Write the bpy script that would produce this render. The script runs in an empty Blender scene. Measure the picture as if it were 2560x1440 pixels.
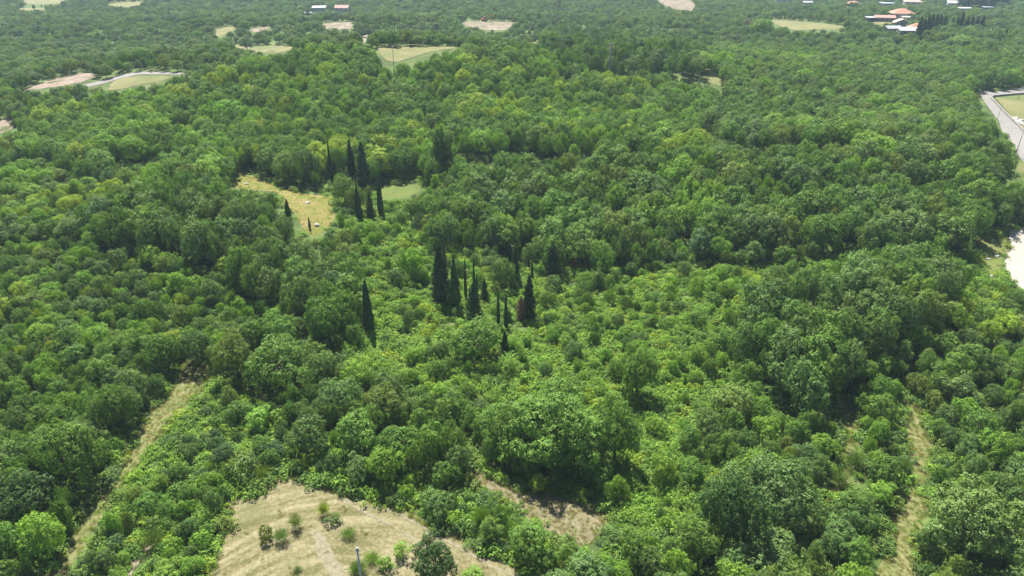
import bpy, math, random
import numpy as np
from mathutils import Vector, Matrix
from mathutils.geometry import delaunay_2d_cdt

R = math.radians
sc = bpy.context.scene
COL = sc.collection

# ------------------------------------------------------------------ camera
CH, PITCH, FPX, CX, CY = 70.0, R(27.0), 1730.0, 1280.0, 720.0
cam_d = bpy.data.cameras.new('camera')
cam = bpy.data.objects.new('camera', cam_d)
COL.objects.link(cam)
cam.location = (0, 0, CH)
cam.rotation_euler = (R(90) - PITCH, 0, 0)
cam_d.sensor_width = 36.0
cam_d.lens = 36.0 * FPX / 2560.0
cam_d.clip_start = 0.5
cam_d.clip_end = 12000
sc.camera = cam

# ------------------------------------------------------------------ sky and sun
SUN_EL, SUN_AZ = R(57), R(-18)          # azimuth from +Y, negative = left of the view
w = bpy.data.worlds.new('World'); sc.world = w; w.use_nodes = True
nt = w.node_tree
for n in list(nt.nodes): nt.nodes.remove(n)
sky = nt.nodes.new('ShaderNodeTexSky'); sky.sky_type = 'NISHITA'; sky.sun_disc = False
sky.sun_elevation = SUN_EL; sky.sun_rotation = SUN_AZ
sky.altitude = 300; sky.air_density = 1.0; sky.dust_density = 1.0
bg = nt.nodes.new('ShaderNodeBackground'); bg.inputs['Strength'].default_value = 0.052
wo = nt.nodes.new('ShaderNodeOutputWorld')
nt.links.new(sky.outputs[0], bg.inputs[0]); nt.links.new(bg.outputs[0], wo.inputs[0])
sd = bpy.data.lights.new('sun', 'SUN'); sd.energy = 5.0; sd.angle = R(0.53); sd.color = (1.0, 0.95, 0.86)
sun = bpy.data.objects.new('sun', sd); COL.objects.link(sun)
to_sun = Vector((math.sin(SUN_AZ) * math.cos(SUN_EL), math.cos(SUN_AZ) * math.cos(SUN_EL), math.sin(SUN_EL)))
sun.rotation_euler = to_sun.to_track_quat('Z', 'Y').to_euler()
sun.location = (0, 0, 300)
sc.view_settings.view_transform = 'Standard'
sc.view_settings.look = 'None'
sc.view_settings.gamma = 1
sc.view_settings.exposure = 1.58
sc.cycles.max_bounces = 5
sc.cycles.diffuse_bounces = 2
sc.cycles.transmission_bounces = 3
sc.cycles.glossy_bounces = 1
sc.cycles.volume_bounces = 0
sc.cycles.use_denoising = True
sc.cycles.denoiser = 'OPENIMAGEDENOISE'
sc.cycles.denoising_input_passes = 'RGB_ALBEDO_NORMAL'
sc.cycles.denoising_prefilter = 'ACCURATE'
sc.cycles.caustics_reflective = False
sc.cycles.caustics_refractive = False
sc.cycles.pixel_filter_type = 'BLACKMAN_HARRIS'
sc.cycles.filter_width = 1.5

# ------------------------------------------------------------------ projection between photograph pixels and the place
HAZE = 0.00014
CP, SP = math.cos(PITCH), math.sin(PITCH)

def proj(x, y, z):
    dz = z - CH
    f = y * CP - dz * SP
    if f < 1: return (-9999, -9999)
    u = y * SP + dz * CP
    return (CX + FPX * x / f, CY - FPX * u / f)

HILLS = [(-105, 335, 100, 60, 19.0), (60, 345, 110, 52, 11.0), (105, 206, 105, 26, 10.5), (255, 480, 90, 55, 10.0),
         (-260, 560, 160, 80, 6.0), (330, 640, 110, 70, 8.0), (30, 570, 140, 60, 6.0), (-68, 162, 38, 20, 7.0),
         (62, 118, 26, 13, 5.5), (-150, 170, 50, 40, 3.0), (-12, 178, 42, 26, -3.0)]

def H(x, y):
    z = 0.0
    for cx, cy, sx, sy, a in HILLS:
        e = ((x - cx) / sx) ** 2 + ((y - cy) / sy) ** 2
        if e < 12: z += a * math.exp(-0.5 * e)
    z += 0.9 * math.sin(x * 0.021 + 1.3) * math.cos(y * 0.017) + 0.6 * math.sin(x * 0.043 + y * 0.031)
    return z

def pg(px, py, lift=0.0):
    """the point of the ground (plus lift) seen at a pixel of the 2560x1440 photograph"""
    dx, du = (px - CX) / FPX, (CY - py) / FPX
    d = Vector((dx, CP + du * SP, -SP + du * CP))
    t = 30.0
    prev = 30.0
    while t < 3000:
        if CH + d.z * t <= H(d.x * t, d.y * t) + lift: break
        prev = t; t += max(0.5, t * 0.01)
    a, b = prev, t
    for _ in range(14):
        m = (a + b) / 2
        if CH + d.z * m <= H(d.x * m, d.y * m) + lift: b = m
        else: a = m
    x, y = d.x * b, d.y * b
    return Vector((x, y, H(x, y)))

def inpoly(px, py, poly):
    c = False
    j = len(poly) - 1
    for i in range(len(poly)):
        xi, yi = poly[i]; xj, yj = poly[j]
        if (yi > py) != (yj > py) and px < (xj - xi) * (py - yi) / (yj - yi) + xi: c = not c
        j = i
    return c

# ------------------------------------------------------------------ materials
def mat(name):
    m = bpy.data.materials.new(name); m.use_nodes = True
    nt = m.node_tree
    for n in list(nt.nodes): nt.nodes.remove(n)
    out = nt.nodes.new('ShaderNodeOutputMaterial')
    return m, nt, out

def N(nt, typ, **kw):
    n = nt.nodes.new(typ)
    for k, v in kw.items():
        if k.startswith('i_'): n.inputs[k[2:]].default_value = v
        else: setattr(n, k, v)
    return n

def ramp(nt, fac, stops):
    r = nt.nodes.new('ShaderNodeValToRGB')
    el = r.color_ramp.elements
    while len(el) < len(stops): el.new(0.5)
    for e, (p, c) in zip(el, stops):
        e.position = p; e.color = (*c, 1)
    nt.links.new(fac, r.inputs[0])
    return r.outputs[0]

def leaf_material(name, translucency=0.24, var=0.28, scale=0.55, fixed=None):
    m, nt, out = mat(name)
    L = nt.links.new
    if fixed is None:
        at = N(nt, 'ShaderNodeAttribute', attribute_type='INSTANCER', attribute_name='tint')
        col = at.outputs['Color']
    else:
        rgb = N(nt, 'ShaderNodeRGB'); rgb.outputs[0].default_value = (*fixed, 1); col = rgb.outputs[0]
    tc = N(nt, 'ShaderNodeTexCoord')
    no = N(nt, 'ShaderNodeTexNoise'); no.inputs['Scale'].default_value = scale; no.inputs['Detail'].default_value = 3
    L(tc.outputs['Object'], no.inputs['Vector'])
    no2 = N(nt, 'ShaderNodeTexWhiteNoise'); geo = N(nt, 'ShaderNodeNewGeometry')
    L(geo.outputs['Random Per Island'], no2.inputs['Vector'])
    a = N(nt, 'ShaderNodeMapRange'); a.inputs[1].default_value = 0.3; a.inputs[2].default_value = 0.7
    a.inputs[3].default_value = 1 - var; a.inputs[4].default_value = 1 + var
    L(no.outputs[0], a.inputs[0])
    b = N(nt, 'ShaderNodeMapRange'); b.inputs[3].default_value = 0.84; b.inputs[4].default_value = 1.18
    L(no2.outputs[0], b.inputs[0])
    mu = N(nt, 'ShaderNodeMath', operation='MULTIPLY'); L(a.outputs[0], mu.inputs[0]); L(b.outputs[0], mu.inputs[1])
    vm = N(nt, 'ShaderNodeVectorMath', operation='SCALE'); L(col, vm.inputs[0]); L(mu.outputs[0], vm.inputs['Scale'])
    pb = N(nt, 'ShaderNodeBsdfPrincipled'); pb.inputs['Roughness'].default_value = 0.55
    pb.inputs['Specular IOR Level'].default_value = 0.18
    L(vm.outputs[0], pb.inputs['Base Color'])
    tr = N(nt, 'ShaderNodeBsdfTranslucent')
    tv = N(nt, 'ShaderNodeVectorMath', operation='MULTIPLY'); tv.inputs[1].default_value = (1.5, 1.55, 0.7)
    L(vm.outputs[0], tv.inputs[0]); L(tv.outputs[0], tr.inputs[0])
    mx = N(nt, 'ShaderNodeMixShader'); mx.inputs[0].default_value = translucency
    L(pb.outputs[0], mx.inputs[1]); L(tr.outputs[0], mx.inputs[2]); L(mx.outputs[0], out.inputs[0])
    return m

def noise_material(name, stops, scale=0.3, detail=8, rough=0.9, bump=0.0, radial=None, second=None, distort=0.0, bscale=None):
    """ground-like material: colour ramp over noise; radial=(cx,cy,amount) adds concentric mowing lines"""
    m, nt, out = mat(name)
    L = nt.links.new
    tc = N(nt, 'ShaderNodeNewGeometry')
    pos = tc.outputs['Position']
    no = N(nt, 'ShaderNodeTexNoise'); no.inputs['Scale'].default_value = scale; no.inputs['Detail'].default_value = detail
    no.inputs['Roughness'].default_value = 0.65; no.inputs['Distortion'].default_value = distort
    L(pos, no.inputs['Vector'])
    fac = no.outputs[0]
    if radial:
        cx, cy, amt, freq = radial
        sub = N(nt, 'ShaderNodeVectorMath', operation='SUBTRACT'); sub.inputs[1].default_value = (cx, cy, 0)
        L(pos, sub.inputs[0])
        ml = N(nt, 'ShaderNodeVectorMath', operation='MULTIPLY'); ml.inputs[1].default_value = (1, 1.25, 0); L(sub.outputs[0], ml.inputs[0])
        ln = N(nt, 'ShaderNodeVectorMath', operation='LENGTH'); L(ml.outputs[0], ln.inputs[0])
        wob = N(nt, 'ShaderNodeTexNoise'); wob.inputs['Scale'].default_value = 0.10; L(pos, wob.inputs['Vector'])
        ad = N(nt, 'ShaderNodeMath', operation='MULTIPLY_ADD'); ad.inputs[1].default_value = 3.0
        L(wob.outputs[0], ad.inputs[0]); L(ln.outputs['Value'], ad.inputs[2])
        sx = N(nt, 'ShaderNodeSeparateXYZ'); L(ml.outputs[0], sx.inputs[0])
        an = N(nt, 'ShaderNodeMath', operation='ARCTAN2'); L(sx.outputs[1], an.inputs[0]); L(sx.outputs[0], an.inputs[1])
        a3 = N(nt, 'ShaderNodeMath', operation='MULTIPLY'); a3.inputs[1].default_value = 2.2; L(an.outputs[0], a3.inputs[0])
        cb = N(nt, 'ShaderNodeCombineXYZ'); L(ad.outputs[0], cb.inputs[0]); L(a3.outputs[0], cb.inputs[1])
        n1 = N(nt, 'ShaderNodeTexNoise'); n1.inputs['Scale'].default_value = freq; n1.inputs['Detail'].default_value = 4
        L(cb.outputs[0], n1.inputs['Vector'])
        s1 = N(nt, 'ShaderNodeMath', operation='SUBTRACT'); s1.inputs[1].default_value = 0.5; L(n1.outputs[0], s1.inputs[0])
        s2 = N(nt, 'ShaderNodeMath', operation='MULTIPLY_ADD'); s2.inputs[1].default_value = amt
        L(s1.outputs[0], s2.inputs[0]); L(fac, s2.inputs[2])
        fac = s2.outputs[0]
    col = ramp(nt, fac, stops)
    if second:
        sc2, lo, hi, c2 = second
        n2 = N(nt, 'ShaderNodeTexNoise'); n2.inputs['Scale'].default_value = sc2; n2.inputs['Detail'].default_value = 5
        L(pos, n2.inputs['Vector'])
        mr = N(nt, 'ShaderNodeMapRange'); mr.inputs[1].default_value = lo; mr.inputs[2].default_value = hi
        L(n2.outputs[0], mr.inputs[0])
        mx = N(nt, 'ShaderNodeMix', data_type='RGBA'); mx.inputs[7].default_value = (*c2, 1)
        L(mr.outputs[0], mx.inputs[0]); L(col, mx.inputs[6]); col = mx.outputs[2]
    pb = N(nt, 'ShaderNodeBsdfPrincipled'); pb.inputs['Roughness'].default_value = rough
    pb.inputs['Specular IOR Level'].default_value = 0.15
    L(col, pb.inputs['Base Color'])
    if bump:
        bp = N(nt, 'ShaderNodeBump'); bp.inputs['Distance'].default_value = bump; bp.inputs['Strength'].default_value = 1
        nb = N(nt, 'ShaderNodeTexNoise'); nb.inputs['Scale'].default_value = bscale or scale * 6; nb.inputs['Detail'].default_value = 6
        L(pos, nb.inputs['Vector']); L(nb.outputs[0], bp.inputs['Height']); L(bp.outputs[0], pb.inputs['Normal'])
    L(pb.outputs[0], out.inputs[0])
    return m

M_leaf = leaf_material('broadleaf_foliage')
M_bushleaf = leaf_material('shrub_foliage', 0.28, 0.28, 1.1)
M_conif = leaf_material('cypress_foliage', 0.10, 0.35, 1.4)
M_bark = noise_material('bark', [(0.3, (0.045, 0.035, 0.026)), (0.7, (0.13, 0.105, 0.08))], scale=2.5, bump=0.03)
M_ground = noise_material('ground_soil_and_grass', [(0.30, (0.030, 0.045, 0.014)), (0.5, (0.060, 0.095, 0.022)), (0.68, (0.105, 0.140, 0.040))],
                          scale=0.10, bump=0.25, bscale=1.2, second=(0.035, 0.60, 0.72, (0.17, 0.14, 0.075)))

# ------------------------------------------------------------------ object helpers
def tag(o, label=None, cat=None, group=None, kind=None):
    if label: o['label'] = label
    if cat: o['category'] = cat
    if group: o['group'] = group
    if kind: o['kind'] = kind
    return o

def mesh_np(name, V, F, mats, mi=None, smooth=False):
    """V (n,3), F (m,4) quads"""
    me = bpy.data.meshes.new(name)
    V = np.asarray(V, dtype=np.float32); F = np.asarray(F, dtype=np.int32)
    me.vertices.add(len(V)); me.vertices.foreach_set('co', V.ravel())
    k = F.shape[1]
    me.loops.add(F.size); me.loops.foreach_set('vertex_index', F.ravel())
    me.polygons.add(len(F)); me.polygons.foreach_set('loop_start', np.arange(0, F.size, k, dtype=np.int32))
    if mi is not None: me.polygons.foreach_set('material_index', np.asarray(mi, dtype=np.int32))
    for m in mats: me.materials.append(m)
    if smooth: me.polygons.foreach_set('use_smooth', np.ones(len(F), dtype=bool))
    me.update(calc_edges=True); me.validate()
    return me

class MB:
    """collects simple solids and links them as one mesh object"""
    def __init__(s): s.v = []; s.f = []; s.m = []
    def add(s, vs, fs, mi=0):
        b = len(s.v); s.v += [tuple(v) for v in vs]
        for f in fs: s.f.append(tuple(b + i for i in f)); s.m.append(mi)
    def box(s, x0, x1, y0, y1, z0, z1, mi=0):
        s.add([(x0, y0, z0), (x1, y0, z0), (x1, y1, z0), (x0, y1, z0), (x0, y0, z1), (x1, y0, z1), (x1, y1, z1), (x0, y1, z1)],
              [(0, 3, 2, 1), (4, 5, 6, 7), (0, 1, 5, 4), (1, 2, 6, 5), (2, 3, 7, 6), (3, 0, 4, 7)], mi)
    def tube(s, pts, rads, n=6, mi=0, cap=True):
        rings = []
        for i, (p, r) in enumerate(zip(pts, rads)):
            p = Vector(p)
            a = Vector(pts[min(i + 1, len(pts) - 1)]) - Vector(pts[max(i - 1, 0)])
            q = a.to_track_quat('Z', 'Y')
            rings.append([p + q @ Vector((r * math.cos(t * 2 * math.pi / n), r * math.sin(t * 2 * math.pi / n), 0)) for t in range(n)])
        vs = [v for rg in rings for v in rg]
        fs = []
        for i in range(len(pts) - 1):
            for t in range(n):
                fs.append((i * n + t, i * n + (t + 1) % n, (i + 1) * n + (t + 1) % n, (i + 1) * n + t))
        if cap:
            fs.append(tuple(reversed(range(n)))); fs.append(tuple(range((len(pts) - 1) * n, len(pts) * n)))
        s.add(vs, fs, mi)
    def mesh(s, name, mats):
        me = bpy.data.meshes.new(name); me.from_pydata(s.v, [], s.f)
        for m in (mats if isinstance(mats, (list, tuple)) else [mats]): me.materials.append(m)
        me.polygons.foreach_set('material_index', s.m); me.update()
        return me
    def build(s, name, mats, parent=None, smooth=False):
        me = s.mesh(name, mats)
        if smooth: me.polygons.foreach_set('use_smooth', [True] * len(me.polygons))
        o = bpy.data.objects.new(name, me); COL.objects.link(o)
        if parent: o.parent = parent
        return o

def empty(name, loc, rz=0.0, scale=None):
    o = bpy.data.objects.new(name, None); COL.objects.link(o)
    o.location = loc; o.rotation_euler = (0, 0, rz); o.empty_display_size = 0.5
    if scale: o.scale = scale
    return o

# ------------------------------------------------------------------ the ground sheet
def build_ground():
    def axis(lim, step0, g):
        a = [0.0]; s = step0
        while a[-1] < lim: a.append(a[-1] + s); s *= g
        return a
    ys = [-60 - 40 * i for i in range(8)][::-1] + [-30 + 4.0 * i for i in range(82)]
    s = 4.0
    while ys[-1] < 7000:
        s *= 1.045 if ys[-1] > 700 else 1.008
        ys.append(ys[-1] + s)
    xp = [0.0]; s = 4.0
    while xp[-1] < 5000:
        s *= 1.0 if xp[-1] < 120 else (1.02 if xp[-1] < 500 else 1.12)
        xp.append(xp[-1] + s)
    xs = [-v for v in xp[:0:-1]] + xp
    V = [(x, y, H(x, y)) for y in ys for x in xs]
    n = len(xs)
    F = [(j * n + i, j * n + i + 1, (j + 1) * n + i + 1, (j + 1) * n + i) for j in range(len(ys) - 1) for i in range(n - 1)]
    me = mesh_np('ground', V, F, [M_ground], smooth=True)
    o = bpy.data.objects.new('ground', me); COL.objects.link(o)
    tag(o, 'rolling green ground under the woods and scrub', 'ground', kind='structure')
build_ground()

# ------------------------------------------------------------------ open patches seen between the trees (outlines in photo pixels, laid on the ground)
CLEAR = []
STRICT = []
FRONT = []       # boxes of things that plants nearer than them must not hide: x0, x1, y0, y1, depth

def densify(poly, step):
    out = []
    for i in range(len(poly)):
        a = Vector(poly[i]); b = Vector(poly[(i + 1) % len(poly)])
        n = max(1, int((b - a).length / step))
        for k in range(n): out.append(a + (b - a) * k / n)
    return out

def patch(name, poly, material, label, cat, lift=0.03, rag=0.35, clear=True, seed=1, shrink=None, spacing=None):
    rnd = random.Random(seed)
    if clear and 'road' in name: STRICT.append((poly, min(p[0] for p in poly), max(p[0] for p in poly), min(p[1] for p in poly), max(p[1] for p in poly)))
    if clear: CLEAR.append((poly, min(p[0] for p in poly), max(p[0] for p in poly), min(p[1] for p in poly), max(p[1] for p in poly)))
    wp = [pg(*p).xy for p in poly]
    dist = sum(p.length for p in wp) / len(wp)
    sp = spacing or max(1.0, dist * 0.010)
    bd = densify(wp, sp * 0.6)
    ph = rnd.random() * 10
    pts = []
    for i, p in enumerate(bd):
        a = math.sin(p.x * 1.7 / rag / 3 + ph) * math.cos(p.y * 1.3 / rag / 3 + ph * 2)
        pts.append(Vector((p.x + rag * (a + rnd.uniform(-.5, .5)), p.y + rag * (math.sin(p.x * .9 + p.y + ph) + rnd.uniform(-.5, .5)))))
    nb = len(pts)
    bx = [p.x for p in pts]; by = [p.y for p in pts]
    poly2 = [(p.x, p.y) for p in pts]
    y = min(by)
    while y < max(by):
        x = min(bx)
        while x < max(bx):
            if inpoly(x, y, poly2): pts.append(Vector((x, y)))
            x += sp * 1.5
        y += sp * 1.5
    vs, es, fs, _, _, _ = delaunay_2d_cdt(pts, [(i, (i + 1) % nb) for i in range(nb)], [], 1, 1e-4)
    me = bpy.data.meshes.new(name)
    me.from_pydata([(v.x, v.y, H(v.x, v.y) + lift) for v in vs], [], [tuple(f) for f in fs])
    me.materials.append(material); me.update()
    if me.polygons and me.polygons[0].normal.z < 0: me.flip_normals()
    o = bpy.data.objects.new(name, me); COL.objects.link(o)
    return tag(o, label, cat, kind='structure')

fc = pg(760, 1440)
M_hay = noise_material('mown_hay', [(0.30, (0.078, 0.078, 0.031)), (0.42, (0.114, 0.104, 0.047)), (0.55, (0.152, 0.137, 0.073)), (0.72, (0.208, 0.186, 0.114))],
                       scale=2.2, detail=12, radial=(fc.x + 4, fc.y - 5, 1.05, 0.75), bump=0.02, bscale=6, second=(0.12, 0.52, 0.85, (0.084, 0.092, 0.032)))
M_hay2 = noise_material('brown_stubble', [(0.3, (0.092, 0.082, 0.044)), (0.5, (0.140, 0.120, 0.070)), (0.7, (0.185, 0.165, 0.105))],
                        scale=0.9, detail=10, bump=0.03, bscale=4, second=(0.2, 0.52, 0.8, (0.090, 0.098, 0.036)))
M_track = noise_material('dry_grass_track', [(0.3, (0.075, 0.092, 0.028)), (0.5, (0.125, 0.128, 0.050)), (0.7, (0.178, 0.168, 0.082))],
                         scale=0.8, bump=0.05, bscale=4, second=(0.25, 0.50, 0.70, (0.078, 0.108, 0.026)))
M_earth = noise_material('pale_earth', [(0.3, (0.141, 0.116, 0.078)), (0.5, (0.190, 0.165, 0.124)), (0.7, (0.240, 0.215, 0.174))], scale=0.9, bump=0.06, bscale=4)
M_meadow = noise_material('dry_meadow', [(0.3, (0.085, 0.098, 0.018)), (0.5, (0.135, 0.122, 0.030)), (0.7, (0.175, 0.140, 0.060))],
                          scale=0.22, bump=0.08, bscale=2, second=(0.3, 0.54, 0.66, (0.085, 0.112, 0.020)))
M_green = noise_material('green_meadow', [(0.3, (0.064, 0.096, 0.019)), (0.5, (0.091, 0.117, 0.027)), (0.7, (0.128, 0.133, 0.048))], scale=0.14, bump=0.12, bscale=2)
M_pasture = noise_material('pale_pasture', [(0.3, (0.095, 0.105, 0.036)), (0.5, (0.135, 0.132, 0.054)), (0.7, (0.180, 0.160, 0.078))], scale=0.12, bump=0.1, bscale=1,
                           second=(0.05, 0.5, 0.70, (0.085, 0.112, 0.034)))
M_redearth = noise_material('quarried_earth', [(0.3, (0.086, 0.078, 0.039)), (0.48, (0.177, 0.138, 0.105)), (0.7, (0.262, 0.217, 0.177))], scale=0.22, bump=0.3, bscale=0.8,
                            second=(0.12, 0.50, 0.62, (0.066, 0.078, 0.030)))
M_road = noise_material('pale_asphalt', [(0.3, (0.155, 0.148, 0.138)), (0.7, (0.200, 0.192, 0.180))], scale=0.4, bump=0.01)
M_gravel = noise_material('white_gravel', [(0.3, (0.263, 0.239, 0.199)), (0.7, (0.319, 0.295, 0.263))], scale=0.5, bump=0.04)

field = patch('mown_field', [(470, 1560), (525, 1440), (545, 1360), (575, 1290), (562, 1250), (600, 1238), (655, 1222), (700, 1190), (765, 1200), (830, 1222), (900, 1240),
      (960, 1256), (1010, 1278), (1080, 1315), (1150, 1345), (1200, 1375), (1260, 1398), (1308, 1425), (1340, 1500), (1340, 1600), (900, 1650)],
      M_hay, 'large mown hay field with curved mowing lines', 'field', spacing=1.0)
patch('stubble_clearing', [(1160, 1160), (1200, 1182), (1245, 1196), (1285, 1216), (1320, 1230), (1370, 1226), (1425, 1240), (1480, 1258), (1535, 1283), (1524, 1312), (1498, 1332),
      (1484, 1358), (1435, 1366), (1408, 1340), (1362, 1318), (1322, 1292), (1280, 1256), (1235, 1228), (1165, 1188)],
      M_hay2, 'small brown stubble clearing under a great tree', 'clearing', seed=2, spacing=1.0)
patch('grass_track', [(442, 925), (462, 902), (505, 900), (552, 922), (512, 972), (458, 1018), (428, 1060), (390, 1108), (358, 1152), (335, 1175), (312, 1170), (310, 1150), (322, 1108), (345, 1068),
      (372, 1030), (415, 985)], M_track, 'curved dry grass track between the left woods', 'track', seed=3, spacing=1.0)
patch('grass_track', [(312, 1165), (340, 1170), (303, 1215), (266, 1255), (245, 1310), (208, 1370), (175, 1420), (152, 1470), (110, 1520), (92, 1480), (132, 1420), (165, 1370), (195, 1310), (225, 1250), (272, 1205)],
      M_track, 'overgrown lower end of the left grass track', 'track', seed=4, rag=0.3, spacing=1.0)
patch('dirt_path', [(405, 1322), (392, 1350), (355, 1395), (325, 1445), (290, 1500), (260, 1500), (310, 1430), (345, 1385), (378, 1345)],
      M_earth, 'short bare earth path among shrubs', 'path', seed=5, rag=0.2, spacing=1.0)
patch('grass_track', [(2250, 1000), (2292, 1003), (2324, 1080), (2336, 1150), (2322, 1215), (2322, 1280), (2296, 1318), (2286, 1350), (2300, 1400), (2316, 1460), (2330, 1560), (2150, 1560),
      (2188, 1440), (2206, 1390), (2232, 1335), (2224, 1270), (2256, 1238), (2272, 1190), (2270, 1130), (2270, 1060)],
      M_track, 'dry grass track winding down through the right scrub', 'track', seed=6, spacing=1.0)
patch('grass_strip', [(2085, 985), (2122, 985), (2140, 1040), (2146, 1110), (2136, 1165), (2112, 1215), (2080, 1265), (2052, 1270), (2078, 1215), (2098, 1165), (2110, 1100), (2096, 1040)],
      M_track, 'overgrown grassy strip among the right scrub', 'path', seed=7, spacing=1.0)
patch('bare_gap', [(612, 968), (650, 975), (690, 992), (660, 996), (625, 984)], M_earth, 'bare gap under the hedge line', 'path', seed=8, rag=.15)
patch('yellow_meadow', [(572, 462), (605, 437), (650, 440), (668, 452), (700, 470), (760, 484), (832, 492), (838, 545), (822, 572), (790, 590), (760, 580), (742, 540), (705, 505), (690, 480), (600, 474)],
      M_meadow, 'yellow dry meadow enclosed by woods', 'meadow', seed=9)
patch('green_glade', [(940, 462), (1000, 458), (1062, 462), (1050, 478), (1005, 498), (960, 495), (938, 480)], M_green, 'bright green glade beside the tall cypresses', 'meadow', seed=10)
patch('green_glade', [(268, 480), (340, 432), (372, 436), (350, 460), (300, 482)], M_green, 'sloping green glade in the left woods', 'meadow', seed=11, clear=False)
patch('white_road', [(208, 213), (255, 202), (300, 188), (345, 180), (400, 181), (478, 184), (478, 188), (400, 187), (350, 187), (308, 195), (262, 209), (222, 218)],
      M_road, 'pale narrow road curving behind the woods', 'road', lift=0.15, rag=0.12, seed=12, spacing=3)
patch('bare_earth', [(55, 226), (100, 208), (140, 196), (190, 184), (232, 183), (240, 192), (205, 206), (150, 216), (90, 224)], M_redearth, 'strip of bare pinkish earth beside the pale road', 'ground', lift=0.1, seed=13)
patch('pasture', [(268, 226), (282, 205), (300, 196), (345, 190), (432, 193), (400, 204), (345, 214), (300, 224)], M_pasture, 'small pale pasture below the pale road', 'field', lift=0.1, seed=14)
patch('bare_earth', [(-10, 302), (32, 298), (32, 322), (0, 338), (-20, 338)], M_redearth, 'bare earth corner at the edge of the woods', 'ground', lift=0.1, seed=15)
patch('pasture', [(944, 121), (1000, 119), (1135, 118), (1138, 122), (1085, 129), (1050, 138), (1020, 149), (992, 156), (966, 152), (952, 138)], M_pasture, 'pale pasture with a straight far edge', 'field', lift=0.15, seed=16)
patch('quarry_ground', [(1168, 52), (1220, 55), (1292, 56), (1280, 66), (1262, 76), (1215, 76), (1180, 68), (1150, 62)], M_redearth, 'cleared pink earth where the excavator works', 'ground', lift=0.15, seed=17)
patch('pasture', [(1915, 48), (1960, 52), (2010, 55), (2060, 58), (2115, 67), (2090, 76), (2040, 74), (1985, 76), (1950, 66)], M_pasture, 'pale green pasture below the village', 'field', lift=0.15, seed=18)
patch('pasture', [(40, 24), (60, 20), (112, 21), (112, 25), (70, 27)], M_pasture, 'thin strip of far pasture in the top corner', 'field', lift=0.2, seed=19)
patch('pasture', [(268, 9), (310, 6), (358, 4), (352, 12), (320, 18), (284, 17)], M_pasture, 'far pasture between two tree lines', 'field', lift=0.2, seed=20)
patch('pasture', [(55, -8), (170, -8), (150, 9), (100, 12), (62, 10)], M_pasture, 'far pasture at the top edge', 'field', lift=0.2, seed=21)
patch('pasture', [(532, 75), (560, 69), (590, 68), (580, 80), (548, 93), (536, 88)], M_pasture, 'small triangular pasture in the far scrub', 'field', lift=0.15, seed=22)
patch('pasture', [(575, 112), (610, 116), (690, 113), (738, 117), (728, 126), (690, 134), (635, 127), (600, 122)], M_pasture, 'long thin pasture behind the wooded hill', 'field', lift=0.15, seed=23)
patch('bare_earth', [(805, 60), (842, 56), (880, 56), (882, 72), (850, 74), (815, 72)], M_redearth, 'bare earth plot below the two far houses', 'ground', lift=0.15, seed=24)
patch('bare_earth', [(620, 74), (660, 66), (676, 70), (640, 84)], M_redearth, 'small scrape of bare earth in far scrub', 'ground', lift=0.15, seed=25)
patch('dirt_path', [(908, 83), (920, 84), (918, 96), (909, 112), (902, 112), (908, 97)], M_earth, 'short pale path dropping to the pasture', 'path', lift=0.15, rag=0.2, seed=26, spacing=2.5)
patch('pasture', [(1282, 102), (1350, 101), (1348, 108), (1300, 110)], M_pasture, 'sliver of pasture under dark trees', 'field', lift=0.15, seed=27)
patch('bare_slope', [(1755, 185), (1790, 190), (1810, 206), (1795, 216), (1768, 204)], M_track, 'bare stony slope in the woods', 'ground', lift=0.1, seed=28)
patch('bare_earth', [(1640, -6), (1720, -6), (1740, 14), (1728, 28), (1690, 22), (1655, 12)], M_redearth, 'stony pale slope at the top edge', 'ground', lift=0.15, seed=29)
patch('grass_yard', [(2168, 52), (2235, 54), (2240, 60), (2190, 62)], M_pasture, 'grassy yard in front of the stone barns', 'ground', lift=0.15, seed=30)
patch('paved_road', [(2446, 231), (2462, 229), (2482, 232), (2478, 240), (2500, 268), (2535, 305), (2575, 345), (2640, 420), (2610, 480), (2562, 410), (2540, 385), (2522, 350), (2498, 305), (2466, 262)],
      M_road, 'pale road running along the walled pasture', 'road', lift=0.12, rag=0.15, seed=31, spacing=2.5)
patch('paved_road', [(2482, 232), (2530, 224), (2560, 220), (2640, 212), (2640, 222), (2560, 232), (2500, 240), (2478, 240)], M_road, 'side road meeting the pale road at a bend', 'road', lift=0.10, rag=0.12, seed=32, spacing=2.5)
patch('walled_pasture', [(2486, 242), (2560, 236), (2680, 226), (2720, 330), (2640, 380), (2590, 345), (2545, 304), (2510, 270)], M_pasture, 'pale dry pasture behind a low stone wall', 'field', lift=0.1, rag=0.12, seed=33)
patch('gravel_lot', [(2524, 578), (2560, 568), (2660, 560), (2700, 760), (2600, 750), (2560, 724), (2540, 712), (2520, 690), (2513, 665), (2516, 640), (2528, 620)],
      M_gravel, 'dazzling white gravel turnout at the right edge', 'road', lift=0.05, rag=0.3, seed=34)
patch('stony_verge', [(2440, 600), (2520, 585), (2512, 640), (2500, 690), (2470, 690), (2452, 650)], M_green, 'grassy verge beside the white gravel', 'ground', lift=0.03, clear=True, seed=35)
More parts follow.
